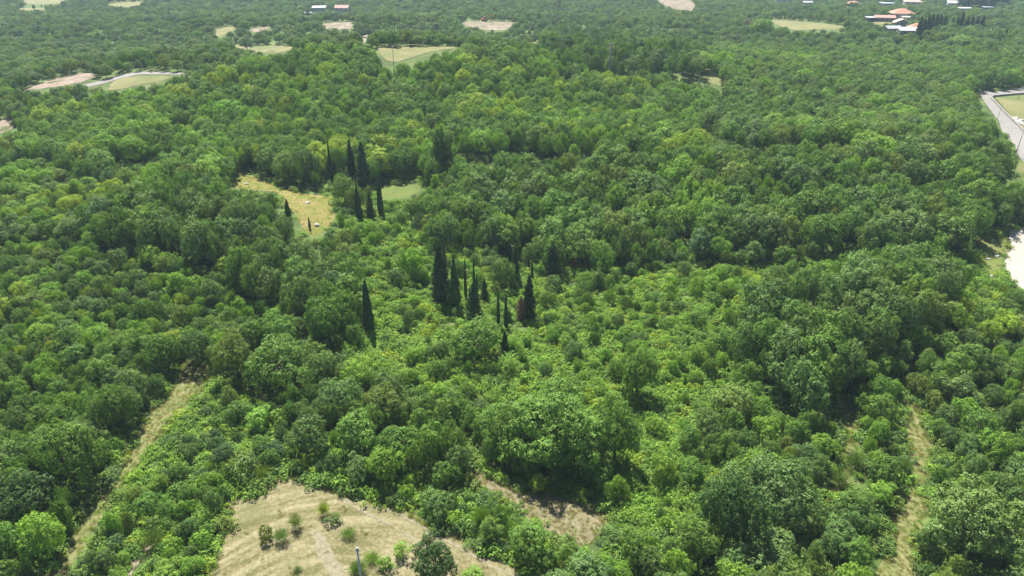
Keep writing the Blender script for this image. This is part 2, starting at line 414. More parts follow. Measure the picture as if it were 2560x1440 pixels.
# wear marks on the mown field (bare soil lines worn by wheels)
def line_poly(pts, wpx):
    L_, R_ = [], []
    for i, p in enumerate(pts):
        a = Vector(pts[max(0, i - 1)]); b = Vector(pts[min(len(pts) - 1, i + 1)])
        n = (b - a).normalized(); n = Vector((-n.y, n.x)) * wpx / 2
        L_.append(tuple(Vector(p) + n)); R_.append(tuple(Vector(p) - n))
    return L_ + R_[::-1]
M_wear = noise_material('worn_soil', [(0.3, (0.105, 0.098, 0.050)), (0.48, (0.155, 0.140, 0.090)), (0.7, (0.215, 0.195, 0.135))], scale=1.6, bump=0.03, bscale=5)
patch('wheel_track', line_poly([(786, 1330), (800, 1360), (812, 1385), (835, 1420), (850, 1460), (860, 1520)], 26), M_wear, 'pale worn wheel track down the mown field', 'track', lift=0.05, rag=0.35, clear=False, seed=41, spacing=.7)
patch('wheel_track', line_poly([(850, 1246), (880, 1265), (925, 1290), (985, 1318), (1040, 1350), (1090, 1378)], 6), M_wear, 'thin bare line across the mown field', 'track', lift=0.05, rag=0.15, clear=False, seed=42, spacing=.5)
patch('wheel_track', line_poly([(960, 1262), (1010, 1290), (1070, 1325), (1130, 1360), (1190, 1395), (1240, 1425), (1290, 1440)], 7), M_wear, 'bare line along the hedge side of the field', 'track', lift=0.05, rag=0.18, clear=False, seed=43, spacing=.5)
patch('wheel_track', line_poly([(1380, 1280), (1410, 1292), (1440, 1312), (1456, 1330)], 9), M_wear, 'bare line through the stubble clearing', 'track', lift=0.05, rag=0.2, clear=False, seed=44, spacing=.5)
# what the photo shows of the houses and the excavator must not be hidden by plants
for q in [(782, 14, 818, 29), (834, 14, 878, 28), (763, 34, 779, 39), (2114, 4, 2150, 16), (2200, 6, 2232, 13), (2255, -4, 2300, 11), (2228, 25, 2270, 42), (2167, 41, 2194, 52), (2192, 36, 2225, 52),
          (2235, 46, 2264, 70), (2214, 66, 2240, 76), (2250, 74, 2274, 84), (2270, 64, 2286, 80), (2370, 0, 2398, 12), (2396, 17, 2424, 25), (1938, -5, 1978, 3), (1204, 38, 1224, 54), (2452, 16, 2480, 22), (2006, 4, 2034, 10)]:
    g_ = pg((q[0] + q[2]) / 2, q[3] + 4)
    FRONT.append((q[0], q[2], q[1], q[3], g_.y + 14))
# ------------------------------------------------------------------ plants placed one by one
def exec_specials():
    def sp(kind, bx, by, wpx, hpx, tone, label, cat, idx=None, name=None, group=None):
        """base at a pixel; width and height as seen, turned into metres at that distance"""
        g = pg(bx, by)
        dist = math.sqrt(g.x ** 2 + g.y ** 2 + (CH - g.z) ** 2)
        mpp = dist / FPX
        dep = math.atan2(CH - g.z, g.y)
        if kind in ('cypress', 'conifer'): wpx *= .80 if kind == 'cypress' else .92
        r, h = wpx * mpp / 2, hpx * mpp / math.cos(dep)
        if kind in ('cypress', 'conifer') and bx < 1700: FRONT.append((bx - wpx * .8, bx + wpx * .8, by - hpx, by - hpx * .10, g.y))
        elif cat == 'tree' and wpx > 90: FRONT.append((bx - wpx * .35, bx + wpx * .35, by - hpx * .9, by - hpx * .3, g.y - 2))
        if kind in ('tree', 'large', 'great', 'bush', 'broom'):
            # (bx, by) is where the crown's lower edge shows, hpx the crown's whole height in the photo
            z0 = 0.0 if kind in ('bush', 'broom') else .2
            h = max(r * .9, (hpx * mpp - r * math.sin(dep)) / ((1 - z0) * math.cos(dep)))
            g = pg(bx, by - (r * math.sin(dep) - z0 * h * math.cos(dep)) / mpp)
        return put(kind, g.x, g.y, r, h, tone, 'special', label, idx, cat, group, name)
    cy = 'cypress'
    T = 'cypresses standing above the scrub'
    sp(cy, 925, 834, 33, 128, 'X', 'lone tall dark cypress standing apart in bright scrub', cy, 0, 'cypress_tree', T)
    sp(cy, 899, 552, 23, 82, 'X', 'dark cypress with a broad foot, at the left of the pair above the scrub', cy, 1, 'cypress_tree', T)
    sp(cy, 898, 540, 9, 104, 'X', 'thin cypress spire rising out of the broad dark cypress', cy, 2, 'cypress_tree', T)
    sp(cy, 953, 540, 19, 104, 'X', 'tall pointed cypress at the corner of the green glade', cy, 0, 'cypress_tree', T)
    sp(cy, 830, 450, 13, 98, 'X', 'slim leaning cypress against the wood above the yellow meadow', cy, 2, 'cypress_tree', T)
    sp('conifer', 881, 440, 24, 86, 'X', 'dark narrow conifer behind the tall loose conifer', 'conifer', 1, 'conifer_tree', T)
    sp('conifer', 912, 472, 38, 110, 'X', 'tall loose conifer at the foot of the wooded hill', 'conifer', 0, 'conifer_tree', T)
    sp('conifer', 928, 552, 26, 68, 'D', 'paler grey-green conifer between two dark cypresses', 'conifer', 1, 'conifer_tree', T)
    sp('conifer', 1103, 757, 50, 140, 'X', 'tallest broad conifer of the clump, with a grey top', 'conifer', 0, 'conifer_tree', T)
    sp('conifer', 1112, 700, 20, 110, 'N', 'half-dead grey conifer spire behind the broad conifer', 'conifer', 1, 'conifer_tree', T)
    sp(cy, 1138, 768, 38, 128, 'D', 'broad green cypress lit along its edge in the clump', cy, 2, 'cypress_tree', T)
    sp(cy, 1165, 752, 10, 106, 'X', 'thin cypress just beside the broad green cypress', cy, 0, 'cypress_tree', T)
    sp(cy, 1186, 742, 10, 94, 'X', 'thin cypress spike in the middle of the clump', cy, 0, 'cypress_tree', T)
    sp(cy, 1193, 770, 13, 82, 'X', 'short dark cypress spike in front of a thin one', cy, 1, 'cypress_tree', T)
    sp('conifer', 1185, 815, 48, 104, 'X', 'wide ragged dark conifer at the front of the clump', 'conifer', 2, 'conifer_tree', T)
    sp('conifer', 1212, 752, 22, 56, 'X', 'small ragged conifer behind the front of the clump', 'conifer', 1, 'conifer_tree', T)
    sp(cy, 1246, 818, 12, 90, 'X', 'needle-thin cypress, the one of a pair nearer the clump', cy, 0, 'cypress_tree', T)
    sp(cy, 1265, 824, 13, 88, 'X', 'needle-thin cypress, the one of a pair nearer the dead conifer', cy, 0, 'cypress_tree', T)
    sp('conifer', 1272, 650, 22, 64, 'X', 'dark conifer farthest up the slope behind the clump', 'conifer', 0, 'conifer_tree', T)
    sp('conifer', 1288, 708, 26, 86, 'X', 'dark conifer below and beside the farthest one', 'conifer', 0, 'conifer_tree', T)
    sp(cy, 1322, 675, 7, 36, 'X', 'tiny cypress tip showing over the scrub trees', cy, 0, 'cypress_tree', T)
    sp(cy, 1330, 700, 9, 50, 'X', 'short slim cypress above the rusty dead conifer', cy, 1, 'cypress_tree', T)
    sp('conifer', 1322, 800, 40, 112, 'X', 'big dark conifer just behind the rusty dead conifer', 'conifer', 1, 'conifer_tree', T)
    sp('conifer', 1302, 800, 28, 58, 'R', 'rust-brown dead conifer low in the clump', 'conifer', 2, 'conifer_tree', T)
    sp('conifer', 1436, 676, 10, 34, 'R', 'small rusty dead conifer high on the slope', 'conifer', 2, 'conifer_tree', T)
    sp(cy, 1374, 615, 9, 68, 'X', 'very thin cypress against the dark edge of the plateau wood', cy, 0, 'cypress_tree', T)
    sp('conifer', 1380, 695, 38, 86, 'X', 'blunt black conifer under the plateau wood', 'conifer', 2, 'conifer_tree', T)
    sp(cy, 775, 572, 8, 28, 'X', 'small cypress standing in the yellow meadow', cy, 0, 'cypress_tree', T)
    sp('conifer', 722, 545, 18, 46, 'D', 'pointed conifer at the bottom edge of the yellow meadow', 'conifer', 1, 'conifer_tree', T)
    sp('conifer', 1418, 1014, 30, 52, 'X', 'black ivy-covered stump tree in the bright scrub', 'conifer', 2, 'conifer_tree', T)
    sp('conifer', 1262, 880, 26, 52, 'X', 'low dark conifer beneath the two needle-thin cypresses', 'conifer', 1, 'conifer_tree', T)
    G = 'cypress row beside the stone farmhouse'
    row = [(2290, 106, 15, 52), (2301, 98, 14, 40), (2312, 90, 13, 42), (2322, 87, 13, 40), (2333, 84, 13, 40), (2343, 82, 13, 36), (2355, 82, 13, 34),
           (2376, 80, 11, 28), (2387, 79, 11, 30), (2397, 78, 12, 38), (2412, 78, 11, 28), (2424, 77, 11, 28), (2436, 80, 12, 30), (2448, 84, 13, 34),
           (2467, 90, 6, 18), (2476, 90, 6, 17), (2493, 97, 9, 22), (2509, 104, 9, 26)]
    words = ['touching the red farm roof', 'second from the red farm roof', 'third from the red farm roof', 'fourth from the red farm roof', 'fifth from the red farm roof',
             'sixth from the red farm roof', 'last before the first gap', 'just past the first gap', 'middle one past the first gap', 'tallest one past the first gap', 'just past the second gap',
             'second past the second gap', 'third past the second gap', 'last big one before the small ones', 'smallest, first of a tiny pair', 'smallest, second of a tiny pair',
             'short, next to last of the row', 'short, last of the row']
    for (a, b, w_, h_), t in zip(row, words): sp(cy if w_ < 10 else 'conifer', a, b, w_ * 1.15, h_, 'X', 'dark cypress in the farmhouse row, ' + t, cy, None, 'cypress_tree', G)
    G2 = 'dark cypresses behind the white sheds'
    for i, (a, b) in enumerate([(2400, 22), (2412, 23), (2424, 22), (2437, 23), (2449, 22), (2461, 22), (2473, 23), (2486, 22), (2498, 21), (2508, 20)]):
        sp('conifer', a, b, 18, 34, 'X', 'dark cypress in the top corner row behind the white sheds, %s from the sheds' % ['first', 'second', 'third', 'fourth', 'fifth', 'sixth', 'seventh', 'eighth', 'ninth', 'tenth'][i], cy, i % 3, 'cypress_tree', G2)
    # the great trees one would point at
    bt = 'tree'
    B = 'big trees that stand out'
    sp('great', 1378, 1208, 270, 210, 'M', 'huge spreading green tree shading the brown stubble clearing', bt, 0, 'broadleaf_tree', B)
    sp('large', 1535, 1170, 130, 160, 'M', 'big round tree touching the huge tree over the stubble clearing', bt, 0, 'broadleaf_tree', B)
    sp('large', 1285, 1160, 120, 130, 'M', 'rounded tree on the hedge side of the huge tree', bt, 1, 'broadleaf_tree', B)
    sp('large', 1195, 915, 135, 110, 'M', 'dark-based round tree in front of the conifer clump', bt, 1, 'broadleaf_tree', B)
    sp('large', 1255, 725, 66, 80, 'G', 'pale grey-green round tree inside the conifer clump', bt, 1, 'broadleaf_tree', B)
    sp('large', 1030, 690, 66, 74, 'B', 'bright green round tree between the lone cypress and the clump', bt, 0, 'broadleaf_tree', B)
    sp('large', 1105, 425, 56, 105, 'D', 'tall dark tree standing up in the wooded hill', bt, 0, 'broadleaf_tree', B)
    sp('large', 770, 455, 66, 78, 'U', 'big dark tree at the corner of the yellow meadow', bt, 1, 'broadleaf_tree', B)
    sp('large', 205, 425, 62, 60, 'Y', 'vivid yellow-green tree at the foot of the wooded hill', bt, 0, 'broadleaf_tree', B)
    sp('large', 565, 455, 72, 60, 'M', 'rounded tree at the near end of the yellow meadow', bt, 1, 'broadleaf_tree', B)
    sp('large', 1590, 1000, 105, 130, 'M', 'upright dark tree alone in the bright right scrub', bt, 0, 'broadleaf_tree', B)
    sp('large', 700, 985, 150, 125, 'M', 'broad dark tree at the start of the hedge line', bt, 1, 'broadleaf_tree', B)
    sp('large', 600, 960, 110, 120, 'O', 'olive green tree over the bare gap by the grass track', bt, 0, 'broadleaf_tree', B)
    sp('large', 500, 922, 90, 85, 'D', 'dark tree closing the upper end of the grass track', bt, 1, 'broadleaf_tree', B)
    sp('large', 1810, 1400, 160, 170, 'D', 'tall dark shaded tree in the lower right wood', bt, 0, 'broadleaf_tree', B)
    sp('large', 1930, 1330, 180, 150, 'G', 'wide grey-green tree beside the tall dark shaded tree', bt, 1, 'broadleaf_tree', B)
    sp('large', 1890, 1460, 190, 120, 'G', 'wide grey-green tree at the bottom edge of the picture', bt, 1, 'broadleaf_tree', B)
    sp('large', 2420, 1450, 200, 170, 'G', 'grey-green tree at the bottom beside the right grass track', bt, 0, 'broadleaf_tree', B)
    sp('large', 1092, 1475, 118, 105, 'D', 'dark round tree growing on the mown field near the pole', bt, 0, 'broadleaf_tree', B)
    sp('large', 300, 1090, 100, 105, 'M', 'round tree beside the middle of the grass track', bt, 0, 'broadleaf_tree', B)
    sp('large', 195, 1235, 140, 140, 'M', 'large billowing tree at the left of the grass track', bt, 1, 'broadleaf_tree', B)
    sp('large', 80, 1330, 140, 120, 'D', 'large dark tree near the lower left corner', bt, 0, 'broadleaf_tree', B)
    sp('large', 860, 1060, 110, 100, 'G', 'grey-green tree on the hedge line above the field', bt, 1, 'broadleaf_tree', B)
    sp('large', 960, 1075, 110, 100, 'O', 'olive round tree next along the hedge line', bt, 0, 'broadleaf_tree', B)
    sp('tree', 1345, 1240, 52, 46, 'Y', 'small bright tree at the sunlit foot of the huge tree', bt, 2, 'broadleaf_tree', B)
    sp('tree', 2395, 120, 60, 20, 'M', 'round tree behind the farmhouse cypress row', bt, 2, 'broadleaf_tree', B)
    sp('tree', 1895, 90, 46, 36, 'B', 'fresh green round tree by the village pasture', bt, 1, 'broadleaf_tree', B)
    sp('tree', 1870, 78, 26, 26, 'N', 'bare grey-brown tree beside the fresh green one', bt, 4, 'broadleaf_tree', B)
    sp('tree', 2238, 118, 28, 22, 'D', 'dark round tree in front of the stone farmhouse', bt, 1, 'broadleaf_tree', B)
    # field shrubs
    F = 'shrubs on the mown field'
    for (a, b, w_, h_, k, t, l) in [
        (668, 1362, 32, 44, 'bush', 'O', 'small rounded shrub, farthest left on the mown field'),
        (705, 1370, 46, 46, 'broom', 'G', 'wispy grey-green broom beside the small rounded shrub on the field'),
        (742, 1335, 40, 50, 'broom', 'O', 'compact broom with olive top by the worn wheel track'),
        (812, 1300, 34, 46, 'broom', 'Y', 'yellowish broom at the head of the shrub line on the field'),
        (835, 1322, 44, 34, 'bush', 'G', 'grey-green shrub in the middle of the shrub line on the field'),
        (872, 1358, 46, 36, 'broom', 'M', 'dark broom ending the shrub line on the field'),
        (745, 1438, 26, 18, 'broom', 'G', 'tiny broom at the bottom of the field'),
        (895, 1452, 50, 44, 'broom', 'M', 'green broom at the foot of the field pole'),
        (1000, 1415, 60, 50, 'bush', 'B', 'leafy green shrub between the pole and the dark round tree'),
        (965, 1440, 50, 40, 'bush', 'B', 'fresh green shrub just beside the field pole'),
        (930, 1420, 50, 26, 'broom', 'B', 'pale green broom patch beside the field pole'),
        (1180, 1470, 60, 36, 'bush', 'B', 'green shrub on the bottom edge below the dark round tree'),
        (610, 1222, 90, 78, 'bush', 'G', 'large grey-green shrub at the head of the mown field'),
        (585, 1215, 60, 56, 'broom', 'M', 'broom under the blossoming shrub at the head of the field'),
        (655, 1215, 50, 48, 'broom', 'O', 'pale broom at the sunny side of the large field-head shrub'),
        (540, 1300, 60, 70, 'bush', 'G', 'grey-green shrub with reddish tips at the field edge'),
        (740, 1195, 50, 46, 'bush', 'M', 'leafy shrub at the top rim of the mown field'),
        (762, 1180, 36, 34, 'bush', 'Y', 'yellow-green shrub at the top rim of the mown field'),
        (388, 1385, 56, 60, 'broom', 'G', 'grey-green broom beside the short earth path'),
        (1130, 1290, 40, 60, 'broom', 'D', 'dark broom with yellow flowers in the hedge'),
        (1205, 1335, 60, 70, 'broom', 'M', 'dark upright broom in the hedge by the field'),
        (1275, 1370, 56, 64, 'broom', 'M', 'dark upright broom farther along the hedge'),
        (2130, 1190, 50, 60, 'broom', 'G', 'grey-brown broom on the overgrown grassy strip'),
        (2090, 1230, 60, 60, 'broom', 'G', 'wispy broom lower on the overgrown grassy strip'),
        (1975, 1365, 40, 32, 'bush', 'N', 'pinkish-brown dry shrub in the shade of the lower right wood'),
        (2255, 1195, 36, 46, 'broom', 'G', 'grey broom at the edge of the right grass track')]:
        sp(k, a, b, w_, h_, t, l, 'shrub', None, 'broom_bush' if k == 'broom' else 'shrub', F if b > 1270 and a < 1200 else 'shrubs around the clearings')
    sp('bush', 612, 1168, 30, 22, 'W', 'white blossom on the shrub top at the head of the field', 'shrub', 2, 'blossoming_shrub')
# ------------------------------------------------------------------ plants: meshes of one plant of each kind
def unit(v): return v / np.maximum(1e-9, np.linalg.norm(v, axis=-1, keepdims=True))

def cards(P, Nn, size, rng, stretch=1.0, up=None):
    """leaf-sized faces centred on P facing Nn"""
    n = len(P)
    a = unit(np.cross(Nn, rng.normal(size=(n, 3)) if up is None else up + 0.25 * rng.normal(size=(n, 3))))
    b = np.cross(Nn, a)
    s = size[:, None]
    if up is not None: a, b = a * s * 0.5, b * s * 0.5 * stretch
    else:
        a = a * s * 0.5; b = b * s * 0.5 * stretch
    k = rng.uniform(.55, 1.0, (n, 4, 1))
    V = np.stack([P - b * k[:, 0], P + a * k[:, 1] + Nn * s * 0.12, P + b * k[:, 2], P - a * k[:, 3] + Nn * s * 0.12], 1)
    return V.reshape(-1, 3)

def lobes_crown(seed, rad, z0, z1, nl, leaf, dens, lr=(0.26, 0.42), stray=0.06, ragged=0.12, sub=0.42):
    rng = np.random.default_rng(seed)
    zc = z0 + (z1 - z0) * 0.45; hz = (z1 - z0) * 0.5
    C, Rr = [], []
    ga = math.pi * (3 - 5 ** .5)
    lean = rng.uniform(-.12, .12, 2) * rad
    squash = rng.uniform(.85, 1.15)
    for i in range(nl):
        t = (i + .5) / nl
        cz = 1 - 1.55 * t                                # from top down past the equator
        ph = i * ga + rng.uniform(-.5, .5)
        rr = math.sqrt(max(0, 1 - cz * cz))
        k = rng.uniform(.40, .98)
        lrad = rad * rng.uniform(*lr)
        wob = 1 + ragged * math.sin(3 * ph + seed) + ragged * math.sin(2 * ph + seed * 1.7)
        C.append([lean[0] + rr * math.cos(ph) * (rad - lrad * .55) * k / .8 * wob * squash, lean[1] + rr * math.sin(ph) * (rad - lrad * .55) * k / .8 * wob / squash,
                  zc + cz * (hz - lrad * .6) * (k / .8) ** .6])
        Rr.append(lrad)
    C.append([0, 0, zc]); Rr.append(rad * .5)
    C = np.array(C); Rr = np.array(Rr)
    PP, NN, SS = [], [], []
    rs = sub
    for i in range(len(C)):
        m = max(4, int(4 * math.pi * Rr[i] ** 2 / (rs * rs * 2.0)))
        d = unit(rng.normal(size=(m, 3)))
        rad_i = Rr[i] * (1 + 0.16 * np.sin(d[:, 0] * 5 + i) * np.cos(d[:, 1] * 5 + i * 2)) * rng.uniform(.78, 1.08, m)
        s = C[i] + d * rad_i[:, None] * np.array([1, 1, .85])
        dd = np.linalg.norm(s[:, None] - C[None], axis=2) / Rr[None]
        dd[:, i] = 9
        keep = (dd.min(1) > 0.80) & (s[:, 2] > z0 - .2)
        s, d = s[keep], d[keep]
        if not len(s): continue
        n_ = max(3, int(dens * rs * rs * 2.0))
        e = unit(np.repeat(d, n_, 0) * .9 + rng.normal(size=(len(s) * n_, 3)))
        rr_ = rs * rng.uniform(.7, 1.35, (len(s), 1)).repeat(n_, 0)
        p = np.repeat(s, n_, 0) + e * rr_ * rng.uniform(.35, 1.0, (len(e), 1)) * np.array([1, 1, .75])
        n = len(p)
        PP.append(p); NN.append(unit(.55 * e + .45 * np.repeat(d, n_, 0) + 0.33 * rng.normal(size=(n, 3)) + np.array([0, 0, .42]))); SS.append(leaf * rng.uniform(.6, 1.35, n))
        m = int(n * stray)                               # loose sprays that roughen the outline
        if m:
            j = rng.integers(0, n, m)
            PP.append(p[j] + e[j] * rng.uniform(.15, .6, (m, 1)) * rs); NN.append(unit(rng.normal(size=(m, 3)))); SS.append(leaf * rng.uniform(.5, 1.0, m))
    P, Nn, S = np.concatenate(PP), np.concatenate(NN), np.concatenate(SS)
    return cards(P, Nn, S, rng), C, Rr

def quads(V): return np.arange(len(V)).reshape(-1, 4)

def trunk_mb(seed, h, r, C, nb=5, multi=False):
    rnd = random.Random(seed); m = MB()
    tips = sorted(range(len(C)), key=lambda i: rnd.random())[:nb]
    top = h * .62
    bx, by = rnd.uniform(-.2, .2), rnd.uniform(-.2, .2)
    m.tube([(0, 0, -.6), (0, 0, .25), (bx * .5, by * .5, top * .5), (bx, by, top)], [r * 1.5, r, r * .8, r * .45], 7)
    for i in tips:
        c = C[i]; z = top * rnd.uniform(.5, .95)
        k = z / top
        m.tube([(bx * k, by * k, z), ((bx * k + c[0]) * .5, (by * k + c[1]) * .5, (z + c[2]) * .5 + .1), (c[0], c[1], c[2])], [r * .45, r * .3, r * .08], 5)
    return m

PROTO = {}      # kind -> list of dicts(crown mesh, trunk mesh or None, radius, height)

def add_proto(kind, crownV, mat_, rad, h, trunk=None, name='crown'):
    rad = float(np.percentile(np.linalg.norm(crownV[:, :2], axis=1), 97)); h = float(crownV[:, 2].max())
    cm = mesh_np(name, crownV, quads(crownV), [mat_])
    tm = trunk.mesh('trunk', M_bark) if trunk else None
    d = dict(crown=cm, trunk=tm, r=rad, h=h, i=len(PROTO.get(kind, [])))
    PROTO.setdefault(kind, []).append(d)
    # the same plant in one mesh, for the masses
    if tm:
        nv = len(crownV)
        tv = np.array([v.co[:] for v in tm.vertices])
        me = bpy.data.meshes.new('whole_' + kind)
        fs = [tuple(q) for q in quads(crownV)] + [tuple(nv + k for k in p.vertices) for p in tm.polygons]
        me.from_pydata(np.concatenate([crownV, tv]).tolist(), [], fs)
        me.materials.append(mat_); me.materials.append(M_bark)
        mi = np.zeros(len(fs), dtype=np.int32); mi[nv // 4:] = 1
        me.polygons.foreach_set('material_index', mi); me.update()
        d['whole'] = me
    else: d['whole'] = cm
    return d

SHAPES = [  # lobes, top, bottom, lobe sizes, raggedness
    (26, 8.0, 1.6, (.24, .40), .12), (34, 8.0, 1.4, (.20, .36), .08), (20, 8.8, 1.2, (.28, .48), .22), (44, 7.0, 1.6, (.16, .30), .12), (30, 8.0, 1.3, (.22, .44), .26),
    (16, 9.6, 1.2, (.28, .44), .20), (38, 7.4, 1.8, (.18, .34), .30), (24, 10.5, 1.2, (.22, .36), .14), (18, 6.6, 1.4, (.26, .50), .34)]
for s, (nl, top, bot, lr_, rg) in enumerate(SHAPES):      # woodland trees, about 4 m crown radius
    V, C, Rr = lobes_crown(100 + s, 4.0, bot, top, nl, 0.31, 29.0, lr=lr_, ragged=rg + .08, sub=[.5, .42, .6, .45, .5, .55, .4, .5, .6][s])
    add_proto('tree', V, M_leaf, 4.0, 8.0, trunk_mb(s, top, .2, C))
V, C, Rr = lobes_crown(300, 9.0, 2.0, 14.0, 75, 0.36, 22.0, lr=(.14, .28), sub=.6, ragged=.16)
add_proto('great', V, M_leaf, 9.0, 14.0, trunk_mb(31, 14, .5, C, 9))
V, C, Rr = lobes_crown(301, 6.0, 1.5, 11.0, 50, 0.33, 25.0, lr=(.16, .32), ragged=.2, sub=.55)
add_proto('large', V, M_leaf, 6.0, 11.0, trunk_mb(32, 11, .35, C, 8))
V, C, Rr = lobes_crown(302, 6.0, 1.8, 10.0, 44, 0.33, 25.0, lr=(.18, .36), ragged=.14, sub=.5)
add_proto('large', V, M_leaf, 6.0, 10.0, trunk_mb(33, 10, .35, C, 8))
for s in range(6):                                       # shrubs, 1.6 m radius, 2.4 m tall
    V, C, Rr = lobes_crown(200 + s, 1.6, 0.0, [2.4, 2.0, 2.9, 2.4, 1.8, 3.2][s], [14, 18, 11, 16, 20, 10][s], 0.20, 66.0, lr=(.24, .46), ragged=.25, stray=.15, sub=.26)
    add_proto('bush', V, M_bushleaf, 1.6, 2.4, None, 'shrub')

def spire(seed, rad, h, n, leaf, loose=0.0, z0=0.3, pw=.75, spikes=0):
    """a cypress: a narrow flame of upright sprays"""
    rng = np.random.default_rng(seed)
    z = z0 + (h - z0) * rng.beta(1.05, 1.45, n)
    t = (z - z0) / (h - z0)
    prof = rad * np.minimum(1, (t / .28 + .42)) * (1 - t) ** pw * (1 + .08 * np.sin(t * 23 + seed))
    ph = rng.uniform(0, 2 * math.pi, n)
    lump = 1 + loose * .5 * np.sin(ph * 3 + t * 14 + seed) + loose * .4 * np.sin(ph * 5 - t * 31 + seed * 2)
    r = prof * lump * (1 - .30 * rng.random(n) ** 2) + loose * .10 * rng.normal(size=n) * rad * (1 - t * .5)
    P = np.stack([r * np.cos(ph), r * np.sin(ph), z], 1)
    out = np.stack([np.cos(ph), np.sin(ph), np.full(n, .25 + loose * .3)], 1)
    Nn = unit(out + (.35 + loose * .5) * rng.normal(size=(n, 3)))
    V = cards(P, Nn, leaf * rng.uniform(.6, 1.3, n), rng, stretch=2.0, up=np.tile([0, 0, 1.0], (n, 1)))
    return V
def stem(h, r):
    m = MB(); m.tube([(0, 0, -.6), (0, 0, h * .4), (0, 0, h * .93)], [r, r * .7, r * .1], 6); return m
add_proto('cypress', spire(1, 1.15, 12, 4200, .24, pw=.58), M_conif, 1.15, 12, stem(12, .18))
add_proto('cypress', spire(2, 1.15, 12, 4200, .26, .12, pw=.6), M_conif, 1.15, 12, stem(12, .18))
add_proto('cypress', spire(3, 1.15, 12, 3600, .28, .25, pw=.9), M_conif, 1.15, 12, stem(12, .18))
add_proto('conifer', spire(4, 2.2, 11, 5200, .34, .55, pw=.62), M_conif, 2.2, 11, stem(11, .22))
add_proto('conifer', spire(5, 2.2, 11, 5200, .34, .75, pw=.8), M_conif, 2.2, 11, stem(11, .22))
add_proto('conifer', spire(6, 2.2, 11, 4200, .34, .9, pw=.5), M_conif, 2.2, 11, stem(11, .22))

def blades(seed, rad, h, n, wd, ln, up=1.3):
    rng = np.random.default_rng(seed)
    d = rng.normal(size=(n, 3)); d[:, 2] = np.abs(d[:, 2]) + up * .6; d = unit(d)
    k = rng.uniform(.25, 1.0, n)[:, None]
    P = d * k * np.array([rad, rad, h])
    fan = unit(d + .25 * rng.normal(size=(n, 3)))
    side = unit(np.cross(fan, rng.normal(size=(n, 3))))
    L_ = ln * rng.uniform(.6, 1.2, (n, 1)); W_ = wd * rng.uniform(.6, 1.2, (n, 1))
    V = np.stack([P - side * W_, P + side * W_, P + side * W_ * .3 + fan * L_, P - side * W_ * .3 + fan * L_], 1)
    return V.reshape(-1, 3)
for s in range(3):                                       # broom: fine upright rods
    add_proto('broom', blades(20 + s, 1.25, 1.25, [900, 1300, 700][s], .018, .6), M_bushleaf, 1.5, 1.8, None, 'broom')
for s in range(3):                                       # low herbs and brambles
    V, C, Rr = lobes_crown(400 + s, .9, -.1, [.8, .6, 1.0][s], 9, 0.17, 78.0, lr=(.26, .5), ragged=.3, stray=.2, sub=.2)
    add_proto('herb', V, M_bushleaf, .9, .8, None, 'herb')
for s in range(3):                                       # grass tussocks
    add_proto('tuft', blades(50 + s, .30, .12, 60, .012, .34, 1.0), M_bushleaf, .4, .4, None, 'tussock')

# ------------------------------------------------------------------ colours of foliage (albedo)
TONE = dict(
    Y=((0.235, 0.323, 0.032), 'yellow-green'), B=((0.166, 0.289, 0.036), 'bright green'), M=((0.113, 0.204, 0.034), 'mid-green'),
    D=((0.061, 0.119, 0.027), 'dark green'), G=((0.113, 0.187, 0.049), 'grey-green'), O=((0.147, 0.212, 0.040), 'olive green'), U=((0.087, 0.154, 0.057), 'blue-green'),
    X=((0.040, 0.084, 0.030), 'nearly black-green'), S=((0.27, 0.24, 0.10), 'straw'), R=((0.26, 0.150, 0.095), 'rust-brown'), W=((0.55, 0.56, 0.45), 'whitish'), N=((0.14, 0.125, 0.08), 'grey-brown'))

